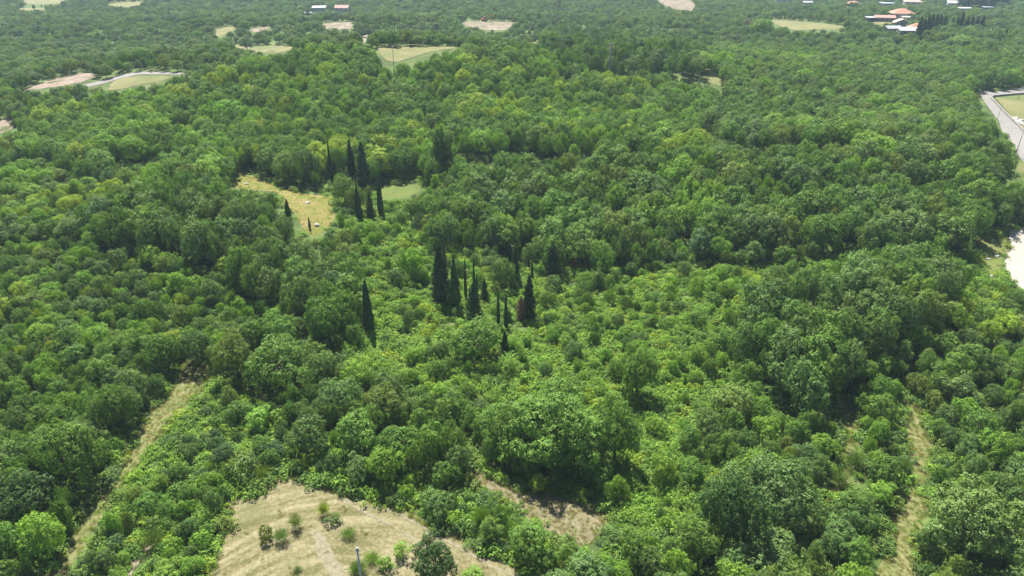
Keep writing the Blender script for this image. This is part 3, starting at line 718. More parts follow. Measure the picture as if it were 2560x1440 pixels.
# ------------------------------------------------------------------ zones, as outlines of the canopy in the photograph
GAP = dict(r=(.8, 1.5), h=(.8, 1.8), t='MDG', p=.08, bush=.8)
ZONES = [
 ('gap', [(893, 660), (1000, 660), (1000, 880), (893, 880)], dict(r=(.8, 1.5), h=(1, 2.2), t='BM', p=.1, bush=.9, valley=1)),
 ('dome_right', [(1830, 800), (1900, 720), (2050, 690), (2200, 640), (2330, 640), (2440, 700), (2330, 760), (2250, 830), (2130, 900), (2070, 965), (1960, 945), (1870, 880)],
    dict(r=(3.0, 4.8), h=(9, 11.5), t='GGGMMMO', p=1, k=.50)),
 ('plateau', [(1100, 500), (1150, 450), (1300, 415), (1500, 405), (1750, 392), (2000, 380), (2150, 385), (2250, 365), (2480, 380), (2580, 430), (2580, 560), (2400, 583), (2200, 588), (2050, 576), (1950, 598), (1850, 585),
    (1720, 585), (1600, 570), (1540, 640), (1480, 640), (1400, 645), (1300, 590), (1200, 580), (1080, 560)], dict(r=(3.4, 5.4), h=(9.6, 11.2), t='GGMMMMOGMB', p=1, k=.48)),
 ('dome_left', [(205, 520), (330, 470), (480, 450), (600, 482), (700, 500), (750, 580), (830, 600), (890, 680), (910, 740), (870, 800), (800, 800), (720, 740), (620, 700), (560, 620), (400, 590), (300, 572), (230, 560)],
    dict(r=(3.0, 4.6), h=(9, 11), t='GGGMMMU', p=1, k=.50)),
 ('row_back', [(1380, 130), (1450, 100), (1620, 95), (1760, 110), (1720, 165), (1600, 170), (1450, 165)], dict(r=(3.5, 5), h=(10, 12), t='UMMG', p=1)),
 ('stony', [(1640, 172), (1720, 165), (1800, 190), (1820, 225), (1700, 215)], dict(r=(.8, 1.4), h=(1, 2), t='OGN', p=.5)),
 ('gap', [(1540, 655), (1720, 602), (1950, 614), (2050, 592), (2500, 588), (2500, 612), (2050, 618), (1950, 640), (1720, 632), (1560, 685)], dict(r=(.8, 1.5), h=(.8, 1.8), t='BY', p=0, bush=.5)),
 ('gap', [(1750, 282), (1830, 320), (1900, 338), (2010, 335), (2150, 330), (2140, 385), (2020, 398), (1900, 402), (1800, 372), (1720, 320)], GAP),
 ('gap', [(250, 370), (330, 372), (420, 362), (430, 412), (380, 425), (260, 415)], GAP),
 ('gap', [(1130, 355), (1300, 345), (1500, 372), (1490, 415), (1380, 412), (1300, 400), (1130, 398)], GAP),
 ('gap', [(700, 775), (800, 800), (900, 800), (915, 850), (800, 858), (700, 815)], GAP),
 ('gap', [(1900, 925), (2000, 950), (2090, 930), (2110, 985), (1960, 1005), (1890, 960)], GAP),
 ('gap', [(210, 568), (330, 580), (335, 612), (250, 608)], GAP),
 ('gap', [(130, 475), (240, 490), (245, 522), (150, 515)], GAP),
 ('gap', [(1520, 165), (1660, 160), (1660, 178), (1520, 190), (1400, 160), (1400, 140)], GAP),
 ('gap', [(2420, 205), (2560, 200), (2560, 222), (2440, 226)], GAP),
 ('hedge', [(330, 1160), (400, 1060), (450, 990), (530, 945), (620, 975), (700, 1020), (880, 1100), (1000, 1150), (1160, 1230), (1300, 1330), (1440, 1400), (1320, 1440), (1150, 1310), (960, 1235), (700, 1175),
    (650, 1190), (560, 1222), (545, 1300), (520, 1500), (200, 1500), (300, 1250)], dict(r=(1.5, 2.7), h=(2.6, 4.4), t='MMDUBMG', p=.85, bush=1)),
 ('verge', [(2440, 590), (2530, 575), (2515, 690), (2540, 760), (2480, 760), (2440, 700)], dict(r=(.8, 1.3), h=(.8, 1.6), t='BY', p=.25, bush=.4)),
 ('valley', [(835, 480), (1000, 470), (1060, 540), (1220, 600), (1300, 640), (1480, 665), (1560, 640), (1700, 605), (1900, 610), (2050, 605), (2450, 592), (2450, 640), (2330, 640), (2200, 630), (2050, 680), (1900, 712),
    (1820, 800), (1870, 880), (1830, 960), (1750, 1020), (1850, 1150), (1760, 1260), (1640, 1330), (1500, 1270), (1560, 1180), (1480, 1060), (1300, 1000), (1150, 980), (1000, 960), (900, 900), (830, 850), (940, 840),
    (930, 720), (880, 600), (850, 540)], dict(r=(1.1, 2.3), h=(2.4, 4.8), t='MBBMGB', p=.12, bush=1, valley=1)),
 ('wood_low_left', [(-50, 880), (200, 800), (450, 830), (560, 800), (700, 800), (850, 850), (920, 900), (1000, 960), (1300, 1000), (1480, 1060), (1250, 1130), (1000, 1110), (640, 950), (500, 930), (440, 940), (300, 1160), (120, 1500), (-50, 1500)],
    dict(r=(2.0, 3.8), h=(4.8, 8), t='MMMGMBMG', p=1, bush=.3, k=.52)),
 ('glen_left', [(-50, 400), (100, 380), (200, 420), (330, 440), (300, 480), (200, 520), (220, 570), (0, 560), (-50, 560)], dict(r=(2, 3.4), h=(3.5, 6.5), t='MBBOGY', p=.8, bush=.5)),
 ('scrub_left', [(-80, 540), (230, 560), (400, 590), (560, 620), (700, 740), (820, 800), (700, 800), (560, 800), (450, 830), (200, 800), (-80, 880)], dict(r=(1.6, 2.8), h=(3.2, 5.6), t='YMBGBOM', p=.9, k=.55, bush=.7)),
 ('slope_right', [(1900, 712), (2050, 680), (2450, 640), (2700, 640), (2700, 900), (2560, 900), (2300, 830), (2250, 830), (2330, 760)], dict(r=(1.9, 3.3), h=(4, 7), t='OMYBGM', p=.95, bush=.5)),
 ('hill_wood', [(40, 345), (100, 280), (300, 228), (480, 190), (600, 160), (740, 125), (900, 112), (1080, 130), (1300, 108), (1440, 165), (1640, 185), (1800, 225), (1760, 300), (1780, 390), (1500, 400), (1300, 410), (1100, 450), (1060, 458),
    (900, 450), (830, 480), (700, 468), (600, 425), (420, 420), (120, 400)], dict(r=(3.0, 5.0), h=(8, 10), t='MMBBMMMY', p=1, k=.50)),
 ('ridge_right', [(1640, 175), (1800, 110), (2000, 120), (2250, 120), (2560, 120), (2700, 120), (2700, 640), (2400, 380), (1780, 395), (1700, 330)], dict(r=(3.2, 5.4), h=(8, 10), t='MMMGGOB', p=1, k=.50)),
 ('far_dark', [(1350, 90), (1420, 60), (1620, 100), (1600, 130), (1400, 120)], dict(r=(3, 4.6), h=(8, 11), t='UMG', p=1)),
]
ZB = [(n, p, min(q[0] for q in p), max(q[0] for q in p), min(q[1] for q in p), max(q[1] for q in p), d) for n, p, d in ZONES]
FARZ = dict(r=(2.4, 4.8), h=(4.5, 8.5), t='UGMGMGUGOM', p=.95)
LOWZ = dict(r=(1.7, 3.7), h=(3.8, 7.5), t='MMBGMGOB', p=1, bush=.4)
MIDZ = dict(r=(2.2, 3.8), h=(5, 9), t='MMOGBU', p=1)
def zone(px, py):
    for n, p, a, b, c, d, prm in ZB:
        if a <= px <= b and c <= py <= d and inpoly(px, py, p): return n, prm
    if py > 600: return 'low', LOWZ
    if py > 190: return 'mid', MIDZ
    return 'far', FARZ

def in_clear(px, py, pad=0, lst=None):
    for poly, a, b, c, d in (CLEAR if lst is None else lst):
        if a - pad <= px <= b + pad and c - pad <= py <= d + pad and inpoly(px, py, poly): return True
    return False

RING = [(0, 0)] + [(math.cos(a * math.pi / 6), math.sin(a * math.pi / 6)) for a in range(12)]
def blocks(x, y, z, r, h):
    """would the plant stand on, or hide, one of the open patches the photo shows"""
    k = 1.14 if y < 260 else (rnd.uniform(.3, 1.0) if y > 420 else .92)
    for ox, oz in RING:
        q = proj(x + ox * r * k, y, z + (.56 + oz * .42 * k) * h)
        if in_clear(*q): return True
        if y > 260 and in_clear(*proj(x + ox * r * 1.05, y, z + (.56 + oz * .44) * h), 0, STRICT): return True
    if in_clear(*proj(x, y, z + .05)): return True
    for x0, x1, y0, y1, dep in FRONT:
        if y > dep: continue
        for ox, oz in RING:
            q = proj(x + ox * r * .9, y, z + (.56 + oz * .42 * .9) * h)
            if x0 <= q[0] <= x1 and y0 <= q[1] <= y1: return True
    for oy in (-.8, .8):
        if in_clear(*proj(x, y + oy * r, z)): return True
    return False

# ------------------------------------------------------------------ scatter
rnd = random.Random(7)
PL = []        # placed plants: dict(kind, x, y, z, r, h, tone, zone, px, py)
GRID = {}
def near(x, y, r, k):
    gx, gy = int(x // 8), int(y // 8)
    for i in (-1, 0, 1):
        for j in (-1, 0, 1):
            for q in GRID.get((gx + i, gy + j), ()):
                d2 = (q['x'] - x) ** 2 + (q['y'] - y) ** 2
                lim = k * (q['r'] + r)
                if d2 < lim * lim: return True
    return False
def put(kind, x, y, r, h, tone, zn='', label=None, idx=None, cat=None, group=None, name=None, force=False):
    z = H(x, y)
    px, py = proj(x, y, z + h * .6)
    d = dict(kind=kind, x=x, y=y, z=z, r=r, h=h, tone=tone, zone=zn, px=px, py=py, label=label, idx=idx, cat=cat, group=group, name=name,
             dist=math.sqrt(x * x + y * y + CH * CH))
    GRID.setdefault((int(x // 8), int(y // 8)), []).append(d)
    PL.append(d)
    return d
exec_specials()

def scatter(kind, n, ymin, ymax, k, fr, jit=None):
    """darts thrown evenly over the part of the place in view (and a margin)"""
    for _ in range(n):
        # even over area of the view wedge
        y = math.sqrt(rnd.uniform(ymin ** 2, ymax ** 2))
        x = rnd.uniform(-1, 1) * (y * .80 + 34)
        z = H(x, y)
        cpx, cpy = proj(x, y, z + (6 if kind == 'tree' else 1.5))
        zn, p = zone(cpx, cpy)
        prm = p
        if kind == 'tree':
            if rnd.random() > prm['p']: continue
            if p.get('bush') == 1 and p.get('valley') is None and rnd.random() > .7: continue
            u = rnd.random() ** 1.3
            r = prm['r'][0] + (prm['r'][1] - prm['r'][0]) * u
            h = prm['h'][0] + (prm['h'][1] - prm['h'][0]) * min(1, max(0, u * .7 + rnd.uniform(-.15, .4)))
            if rnd.random() < (.14 if zn in ('plateau', 'hill_wood', 'ridge_right', 'dome_left', 'dome_right') else .35): r *= .58; h *= .72
            tone = rnd.choice(prm['t'])
            # patches of one species stand together
            s = math.sin(x * .06 + 2) * math.cos(y * .05 + x * .02)
            if rnd.random() < .45: tone = prm['t'][int((s + 1) * .4999 * len(prm['t'])) % len(prm['t'])]
        else:
            if not p.get('bush') or rnd.random() > p['bush']: continue
            u = rnd.random() ** 1.5
            lf = math.sin(x * .11 + 3 * math.sin(y * .045)) * math.cos(y * .13 + 2 * math.sin(x * .05))
            if p.get('valley') and lf > .55 and rnd.random() < .85: continue
            r = (.6 + 1.0 * u) * (1.0 - .45 * lf) if p.get('valley') else (.8 + 1.2 * u); h = r * rnd.uniform(1.1, 1.75)
            tone = rnd.choice('BBBBMYMB' if p.get('valley') else prm['t'])
            s = math.sin(x * .09 + 1) * math.cos(y * .08 - x * .03)
            if p.get('valley') and rnd.random() < .5: tone = 'BBBYM'[int((s + 1) * .4999 * 5)]
        if near(x, y, r, min(k, prm.get('k', 1)) if kind == 'tree' else .62): continue
        if blocks(x, y, z, r, h): continue
        q = put(kind, x, y, r, h, tone, zn)
scatter('tree', 16000, 52, 175, .60, 1)
scatter('tree', 50000, 175, 480, .62, 1)
scatter('tree', 80000, 480, 1150, .74, 1)
scatter('bush', 60000, 50, 290, .6, 1)
scatter('bush', 16000, 290, 420, .6, 1)
print('placed', len(PL), sum(p['kind'] == 'tree' for p in PL), sum(p['kind'] == 'bush' for p in PL))
# ------------------------------------------------------------------ which plants are things of their own, and which belong to the masses
def inframe(p): return -20 < p['px'] < 2580 and -25 < p['py'] < 1465
trees = sorted([p for p in PL if p['kind'] == 'tree' and not p['label'] and inframe(p)], key=lambda p: -p['r'] / p['dist'])
bushes = sorted([p for p in PL if p['kind'] == 'bush' and not p['label'] and inframe(p)], key=lambda p: -p['r'] / p['dist'])
nspec_t = sum(1 for p in PL if p['label'] and p['kind'] in ('tree', 'large', 'great'))
nspec_b = sum(1 for p in PL if p['label'] and p['kind'] in ('bush', 'broom'))
solo_t = trees[:300 - nspec_t]
solo_b = bushes[:300 - nspec_b]
for p in solo_t + solo_b: p['solo'] = 1
for p in PL:
    if p['label']: p['solo'] = 1

# landmarks a viewer can find, at their place in the photo, for the labels
LM = [(925, 800, 'lone cypress'), (1130, 740, 'conifer clump'), (1300, 780, 'rusty dead conifer'), (1425, 1120, 'huge spreading tree'), (1400, 1290, 'stubble clearing'),
      (760, 1300, 'mown field'), (905, 1410, 'field pole'), (430, 1020, 'grass track bend'), (350, 1140, 'grass track'), (215, 1370, 'lower left track'),
      (2290, 1100, 'right grass track'), (2250, 1390, 'lower right track'), (2110, 1120, 'grassy strip'), (2540, 650, 'white gravel lot'), (1810, 1330, 'tall dark shaded tree'),
      (1930, 1260, 'wide grey-green tree'), (1590, 940, 'upright dark scrub tree'), (1195, 870, 'dark-based round tree'), (760, 520, 'yellow meadow'), (1030, 650, 'bright round tree'),
      (1418, 985, 'black ivy stump'), (600, 1190, 'field-head shrub'), (500, 930, 'grass track top'), (860, 1010, 'hedge line grey-green tree'),
      (90, 1250, 'dark lower left tree'), (250, 1150, 'billowing tree by the track'), (1255, 850, 'two needle-thin cypresses'), (2000, 950, 'black shade, right'), (820, 820, 'black shade, left'),
      (360, 1370, 'short earth path'), (1380, 660, 'blunt black conifer'), (2420, 1370, 'bottom grey-green tree'), (1090, 1400, 'dark round field tree'), (700, 920, 'dark tree at the hedge start'),
      (270, 560, 'upper left wood shade'), (1980, 1360, 'pinkish dry shrub')]
ORD = ['closest', 'second closest', 'third closest', 'fourth closest', 'fifth closest', 'sixth closest', 'seventh closest', 'eighth closest', 'ninth closest', 'tenth closest', 'eleventh closest', 'twelfth closest', 'thirteenth closest', 'fourteenth closest', 'fifteenth closest', 'sixteenth closest', 'seventeenth closest', 'eighteenth closest', 'nineteenth closest', 'twentieth closest']
def make_labels(ps, noun, sizes):
    b = {}
    used = {}
    rs = sorted(p['r'] for p in ps); lo, hi = rs[len(rs) // 3], rs[2 * len(rs) // 3]
    for p in ps:
        c = sorted(LM, key=lambda l: (l[0] - p['px']) ** 2 + (1.3 * (l[1] - p['py'])) ** 2)[0]
        dx, dy = p['px'] - c[0], (p['py'] - c[1]) * 1.3
        if abs(dx) > abs(dy): where = 'to the right of' if dx > 0 else 'to the left of'
        else: where = 'in front of' if dy > 0 else 'behind'
        size = sizes[0] if p['r'] < lo else (sizes[2] if p['r'] > hi else sizes[1])
        tone = TONE[p['tone']][1]
        key = (size, tone, where, c[2])
        used.setdefault(key, []).append((dx * dx + dy * dy, p))
        p['grp'] = '%ss around the %s' % (noun, c[2])
    for (size, tone, where, lm), lst in used.items():
        lst.sort(key=lambda q: q[0])
        for i, (_, p) in enumerate(lst):
            p['label'] = '%s %s %s %s the %s' % (size, tone, noun, where, lm)
            if len(lst) > 1: p['label'] += ', ' + ORD[min(i, 19)]
make_labels(solo_t, 'tree', ('small', 'mid-sized', 'large'))
make_labels(solo_b, 'shrub', ('small', 'mid-sized', 'large'))

def jitter_tint(t, rnd_):
    c = TONE[t][0]
    k = rnd_.uniform(.85, 1.17); hshift = rnd_.uniform(-.06, .06)
    return (c[0] * k * (1 + hshift), c[1] * k, c[2] * k * (1 - hshift))

rr = random.Random(11)
SRC = {}
for p in PL:
    if not p.get('solo'): continue
    kind = p['kind']
    protos = PROTO[kind]
    i = p['idx'] if p['idx'] is not None else rr.randrange(len(protos))
    pr = protos[i % len(protos)]
    k_ = 1.0 if p['label'] and p['zone'] == 'special' else rr.uniform(.85, 1.12)
    s = (p['r'] / pr['r'] * k_, p['r'] / pr['r'] / k_, p['h'] / pr['h'])
    tint = jitter_tint(p['tone'], rr)
    rz = rr.uniform(0, 6.283)
    name = p['name'] or ('broadleaf_tree' if kind == 'tree' else 'shrub')
    cat = p['cat'] or ('tree' if kind == 'tree' else 'shrub')
    loc = (p['x'], p['y'], p['z'])
    grp = p['group'] or p.get('grp')
    if kind in ('bush', 'broom'):
        o = bpy.data.objects.new(name, pr['crown']); COL.objects.link(o)
        o.location = loc; o.rotation_euler = (0, 0, rz); o.scale = s
        o['tint'] = tint
        tag(o, p['label'], cat, grp)
    else:
        key = (kind, i)
        root = empty(name, loc, rz, s)
        if p['zone'] != 'special': root.rotation_euler = (rr.uniform(-.13, .13), rr.uniform(-.13, .13), rz)
        tag(root, p['label'], cat, grp)
        if key not in SRC:
            t = bpy.data.objects.new('trunk', pr['trunk']); c = bpy.data.objects.new('crown', pr['crown'])
            SRC[key] = (t, c)
        else:
            t, c = SRC[key][0].copy(), SRC[key][1].copy()
        for ch in (t, c):
            COL.objects.link(ch); ch.parent = root
        c['tint'] = tint

# ------------------------------------------------------------------ the masses: wood, scrub, herbs and grass nobody could count
def mass(name, kind, pts, label, cat):
    """pts: list of (loc, rz, scale3, tint, variant)"""
    protos = PROTO[kind]
    pc = bpy.data.collections.new('plants_for_' + name)
    for i, pr in enumerate(protos):
        o = bpy.data.objects.new('%s_variant_%s' % (kind, 'abcdefghij'[i]), pr['whole']); pc.objects.link(o)
    me = bpy.data.meshes.new(name)
    me.vertices.add(len(pts)); me.vertices.foreach_set('co', np.array([p[0] for p in pts], dtype=np.float32).ravel())
    def attr(n, typ, vals, field='vector'):
        a = me.attributes.new(n, typ, 'POINT'); a.data.foreach_set(field, np.asarray(vals).ravel())
    attr('rot', 'FLOAT_VECTOR', np.array([(p[5] if len(p) > 5 else 0, 0, p[1]) for p in pts], dtype=np.float32))
    attr('siz', 'FLOAT_VECTOR', np.array([p[2] for p in pts], dtype=np.float32))
    attr('tint', 'FLOAT_VECTOR', np.array([p[3] for p in pts], dtype=np.float32))
    attr('variant', 'INT', np.array([p[4] for p in pts], dtype=np.int32), 'value')
    me.update()
    ob = bpy.data.objects.new(name, me); COL.objects.link(ob)
    g = bpy.data.node_groups.new(name, 'GeometryNodeTree')
    g.interface.new_socket('Geometry', in_out='INPUT', socket_type='NodeSocketGeometry')
    g.interface.new_socket('Geometry', in_out='OUTPUT', socket_type='NodeSocketGeometry')
    gi = g.nodes.new('NodeGroupInput'); go = g.nodes.new('NodeGroupOutput')
    iop = g.nodes.new('GeometryNodeInstanceOnPoints')
    ci = g.nodes.new('GeometryNodeCollectionInfo'); ci.inputs['Collection'].default_value = pc
    ci.inputs['Separate Children'].default_value = True; ci.inputs['Reset Children'].default_value = True
    def na(n, t):
        x = g.nodes.new('GeometryNodeInputNamedAttribute'); x.data_type = t; x.inputs['Name'].default_value = n
        return x.outputs['Attribute']
    e2r = g.nodes.new('FunctionNodeEulerToRotation')
    L = g.links.new
    L(na('rot', 'FLOAT_VECTOR'), e2r.inputs[0])
    L(gi.outputs[0], iop.inputs['Points']); L(ci.outputs[0], iop.inputs['Instance'])
    iop.inputs['Pick Instance'].default_value = True
    L(na('variant', 'INT'), iop.inputs['Instance Index']); L(e2r.outputs[0], iop.inputs['Rotation']); L(na('siz', 'FLOAT_VECTOR'), iop.inputs['Scale'])
    L(iop.outputs[0], go.inputs[0])
    md = ob.modifiers.new('plants', 'NODES'); md.node_group = g
    tag(ob, label, cat, kind='stuff')
    return ob

def rows(ps, kind):
    out = []
    for p in ps:
        pr = PROTO[kind]; i = rr.randrange(len(pr)); q = pr[i]
        out.append(((p['x'], p['y'], p['z']), rr.uniform(0, 6.283), (p['r'] / q['r'] * rr.uniform(.85, 1.15), p['r'] / q['r'] * rr.uniform(.85, 1.15), p['h'] / q['h']), jitter_tint(p['tone'], rr), i, rr.uniform(-.15, .15)))
    return out
mass('woodland', 'tree', rows([p for p in PL if p['kind'] == 'tree' and not p.get('solo')], 'tree'), 'unbroken broadleaf woodland spreading into the hazy distance', 'woodland')
mass('scrub', 'bush', rows([p for p in PL if p['kind'] == 'bush' and not p.get('solo')], 'bush'), 'dense bright scrub filling the valley between the woods', 'scrub')

# undergrowth between the plants
hr = random.Random(5)
pts = []
for k_ in range(42000):
    y = math.sqrt(hr.uniform(50 ** 2, (260 if k_ < 30000 else 115) ** 2)); x = hr.uniform(-1, 1) * (y * .78 + 30)
    z = H(x, y); q = proj(x, y, z + .3)
    if not (-60 < q[0] < 2620 and q[1] < 1500): continue
    if in_clear(*q) or in_clear(*proj(x, y, z + .9)): continue
    zn, prm = zone(q[0], q[1] - 10)
    v = prm.get('valley') or zn in ('verge', 'hedge', 'glen_left')
    if not v and hr.random() < .45: continue
    if zn in ('plateau', 'dome_right', 'dome_left') and hr.random() < .3: continue
    s = hr.uniform(.6, 1.5)
    t = hr.choice('BBBYBMM') if v else hr.choice('MBDMGO')
    pts.append(((x, y, z), hr.uniform(0, 6.28), (s, s, s * hr.uniform(.7, 1.3)), jitter_tint(t, hr), hr.randrange(3)))
mass('undergrowth', 'herb', pts, 'low bright brambles and herbs between the shrubs', 'undergrowth')

# dry grass tufts on the open patches that are close enough to show them
pts = []
for poly, a, b, c, d in CLEAR:
    if (c + d) / 2 < 480 or a > 2500: continue
    edge_only = poly[0] in ((470, 1560), (1160, 1163))
    wp = [pg(*p) for p in poly]
    x0, x1, y0, y1 = min(p.x for p in wp), max(p.x for p in wp), min(p.y for p in wp), max(p.y for p in wp)
    n = int((x1 - x0) * (y1 - y0) * 4.5)
    for _ in range(min(n, 16000)):
        x, y = hr.uniform(x0, x1), hr.uniform(y0, y1)
        z = H(x, y); q = proj(x, y, z)
        if not inpoly(q[0], q[1], poly): continue
        near_edge = any(not inpoly(q[0] + dx, q[1] + dy, poly) for dx, dy in ((14, 0), (-14, 0), (0, 9), (0, -9)))
        n_ = math.sin(x * .8 + 1) * math.cos(y * .9) + .5 * math.sin(x * 2.1 + y * 1.7)
        if edge_only and not near_edge and not (n_ > .9 and hr.random() < .4): continue
        s = hr.uniform(.5, 1.1) * (1.25 if near_edge else .8)
        t = hr.choice('SSYOB') if near_edge else hr.choice('SSSYO')
        if c < 600:
            if hr.random() < .85: continue
            t = hr.choice('SYBB')
        pts.append(((x, y, z), hr.uniform(0, 6.28), (s, s, s), jitter_tint(t, hr), hr.randrange(3)))
print('tufts', len(pts))
mass('dry_grass', 'tuft', pts, 'tufts of long dry grass on the mown ground and tracks', 'grass')
# ------------------------------------------------------------------ buildings
def flat_mat(name, c, rough=.8, sc_=1.5, v=.18, spec=.3):
    lo = tuple(x * (1 - v) for x in c); hi = tuple(min(.95, x * (1 + v)) for x in c)
    return noise_material(name, [(.3, lo), (.7, hi)], scale=sc_, detail=6, rough=rough)
M_stone = noise_material('old_stone_wall', [(.3, (.13, .12, .115)), (.7, (.30, .28, .26))], scale=1.6, bump=.05)
M_plaster = flat_mat('pale_plaster', (.38, .35, .31)); M_white = flat_mat('white_paint', (.42, .42, .41))
M_glass = flat_mat('dark_window', (.03, .035, .04), rough=.15); M_wood = flat_mat('brown_wood', (.10, .07, .05))
M_concrete = flat_mat('weathered_concrete', (.36, .35, .34), sc_=3); M_metal = flat_mat('grey_metal', (.30, .31, .32), rough=.5)
M_greyroof = flat_mat('grey_sheet_roof', (.27, .28, .30)); M_bluish = flat_mat('pale_bluish_roof', (.30, .35, .37))
M_dark = flat_mat('dark_interior', (.03, .03, .03))
def roof_mat(name, a, b):
    m, nt, out = mat(name); L = nt.links.new
    tc = N(nt, 'ShaderNodeTexCoord')
    wv = N(nt, 'ShaderNodeTexWave'); wv.inputs['Scale'].default_value = 1.6; wv.inputs['Distortion'].default_value = .6; L(tc.outputs['Object'], wv.inputs[0])
    no = N(nt, 'ShaderNodeTexNoise'); no.inputs['Scale'].default_value = .9; no.inputs['Detail'].default_value = 6; L(tc.outputs['Object'], no.inputs[0])
    mx = N(nt, 'ShaderNodeMath', operation='MULTIPLY_ADD'); mx.inputs[1].default_value = .25; L(wv.outputs['Fac'], mx.inputs[0]); L(no.outputs[0], mx.inputs[2])
    c = ramp(nt, mx.outputs[0], [(.4, a), (.85, b)])
    pb = N(nt, 'ShaderNodeBsdfPrincipled'); pb.inputs['Roughness'].default_value = .85; L(c, pb.inputs['Base Color']); L(pb.outputs[0], out.inputs[0])
    return m
M_tile = roof_mat('orange_tile_roof', (.26, .11, .07), (.42, .20, .13)); M_pinkroof = roof_mat('faded_pink_tile_roof', (.30, .20, .17), (.42, .32, .28))
M_redtile = roof_mat('red_tile_roof', (.30, .14, .12), (.42, .23, .20)); M_patchy = roof_mat('patched_red_roof', (.20, .17, .16), (.52, .24, .19))
M_orange = flat_mat('orange_machine_paint', (.55, .16, .04), rough=.45)

def house(name, px, py, w, d, h, rz, style, wall, roofm, label, cat, rise=1.6, chimney=False, wins=3, lift_px=0):
    g = pg(px, py)
    root = empty(name, g, R(rz)); tag(root, label, cat, 'scattered far buildings')
    m = MB(); m.box(-w / 2, w / 2, -d / 2, d / 2, -1.2, h)
    if style == 'gable':
        m.add([(-w / 2, -d / 2, h), (-w / 2, d / 2, h), (-w / 2, 0, h + rise)], [(0, 2, 1)]); m.add([(w / 2, -d / 2, h), (w / 2, d / 2, h), (w / 2, 0, h + rise)], [(0, 1, 2)])
    m.build('wall', wall, root)
    r = MB(); o_ = .45; t = .18
    if style == 'gable':
        k = rise / (d / 2)
        for s in (-1, 1):
            y1 = s * (d / 2 + o_); z1 = h - k * o_ + .02
            r.add([(-w / 2 - o_, y1, z1), (w / 2 + o_, y1, z1), (w / 2 + o_, 0, h + rise + .02), (-w / 2 - o_, 0, h + rise + .02),
                   (-w / 2 - o_, y1, z1 + t), (w / 2 + o_, y1, z1 + t), (w / 2 + o_, 0, h + rise + t + .02), (-w / 2 - o_, 0, h + rise + t + .02)],
                  [(0, 3, 2, 1), (4, 5, 6, 7), (0, 1, 5, 4), (1, 2, 6, 5), (3, 0, 4, 7)])
    elif style == 'hip':
        a, b = w / 2 + o_, d / 2 + o_; q = min(a, b) * .95
        r.add([(-a, -b, h), (a, -b, h), (a, b, h), (-a, b, h), (-a + q, 0, h + rise), (a - q, 0, h + rise)], [(0, 1, 5, 4), (1, 2, 5), (2, 3, 4, 5), (3, 0, 4), (3, 2, 1, 0)])
    else:
        r.add([(-w / 2 - o_, -d / 2 - o_, h + .02), (w / 2 + o_, -d / 2 - o_, h + .02), (w / 2 + o_, d / 2 + o_, h + rise), (-w / 2 - o_, d / 2 + o_, h + rise),
               (-w / 2 - o_, -d / 2 - o_, h + .24), (w / 2 + o_, -d / 2 - o_, h + .24), (w / 2 + o_, d / 2 + o_, h + rise + .22), (-w / 2 - o_, d / 2 + o_, h + rise + .22)],
              [(0, 3, 2, 1), (4, 5, 6, 7), (0, 1, 5, 4), (1, 2, 6, 5), (2, 3, 7, 6), (3, 0, 4, 7)])
    ro = r.build('roof', roofm, root)
    if chimney:
        c = MB(); c.box(w * .2, w * .2 + .7, .6, 1.3, h + rise * .4, h + rise + 1.1); c.box(w * .2 - .1, w * .2 + .8, .5, 1.4, h + rise + 1.103, h + rise + 1.25)
        c.build('chimney', M_plaster, ro)
    for i in range(wins):
        x = -w / 2 + w * (i + .6) / (wins + .2)
        zb = 1.0 if h < 3.6 else h - 2.1
        q = MB(); q.box(x - .55, x + .55, -d / 2 - .06, -d / 2 - .003, zb, zb + 1.2)
        q.build('window', M_glass, root)
    q = MB(); q.box(w * .33, w * .33 + 1.1, -d / 2 - .07, -d / 2 - .003, 0, 2.1); q.build('door', M_wood, root)
    return root

def shed(name, px, py, w, d, h, rz, roofm, label, cat='shed', n=4, rise=.5):
    """open-fronted shelter: posts, a rear wall and a sloping sheet roof"""
    g = pg(px, py); root = empty(name, g, R(rz)); tag(root, label, cat, 'scattered far buildings')
    m = MB(); m.box(-w / 2, w / 2, d / 2 - .25, d / 2, -1, h + rise - .05); m.box(-w / 2, -w / 2 + .25, -d / 2 + .3, d / 2 - .253, -1, h - .05); m.box(w / 2 - .25, w / 2, -d / 2 + .3, d / 2 - .253, -1, h - .05)
    m.build('wall', M_stone, root)
    r = MB(); o_ = .4
    r.add([(-w / 2 - o_, -d / 2 - o_, h), (w / 2 + o_, -d / 2 - o_, h), (w / 2 + o_, d / 2 + o_, h + rise), (-w / 2 - o_, d / 2 + o_, h + rise),
           (-w / 2 - o_, -d / 2 - o_, h + .2), (w / 2 + o_, -d / 2 - o_, h + .2), (w / 2 + o_, d / 2 + o_, h + rise + .2), (-w / 2 - o_, d / 2 + o_, h + rise + .2)],
          [(0, 3, 2, 1), (4, 5, 6, 7), (0, 1, 5, 4), (1, 2, 6, 5), (2, 3, 7, 6), (3, 0, 4, 7)])
    r.build('roof', roofm, root)
    for i in range(n):
        x = -w / 2 + .3 + (w - .6) * i / (n - 1)
        q = MB(); q.box(x - .12, x + .12, -d / 2 - .1, -d / 2 + .14, -.8, h - .003); q.build('post', M_wood, root)
    return root

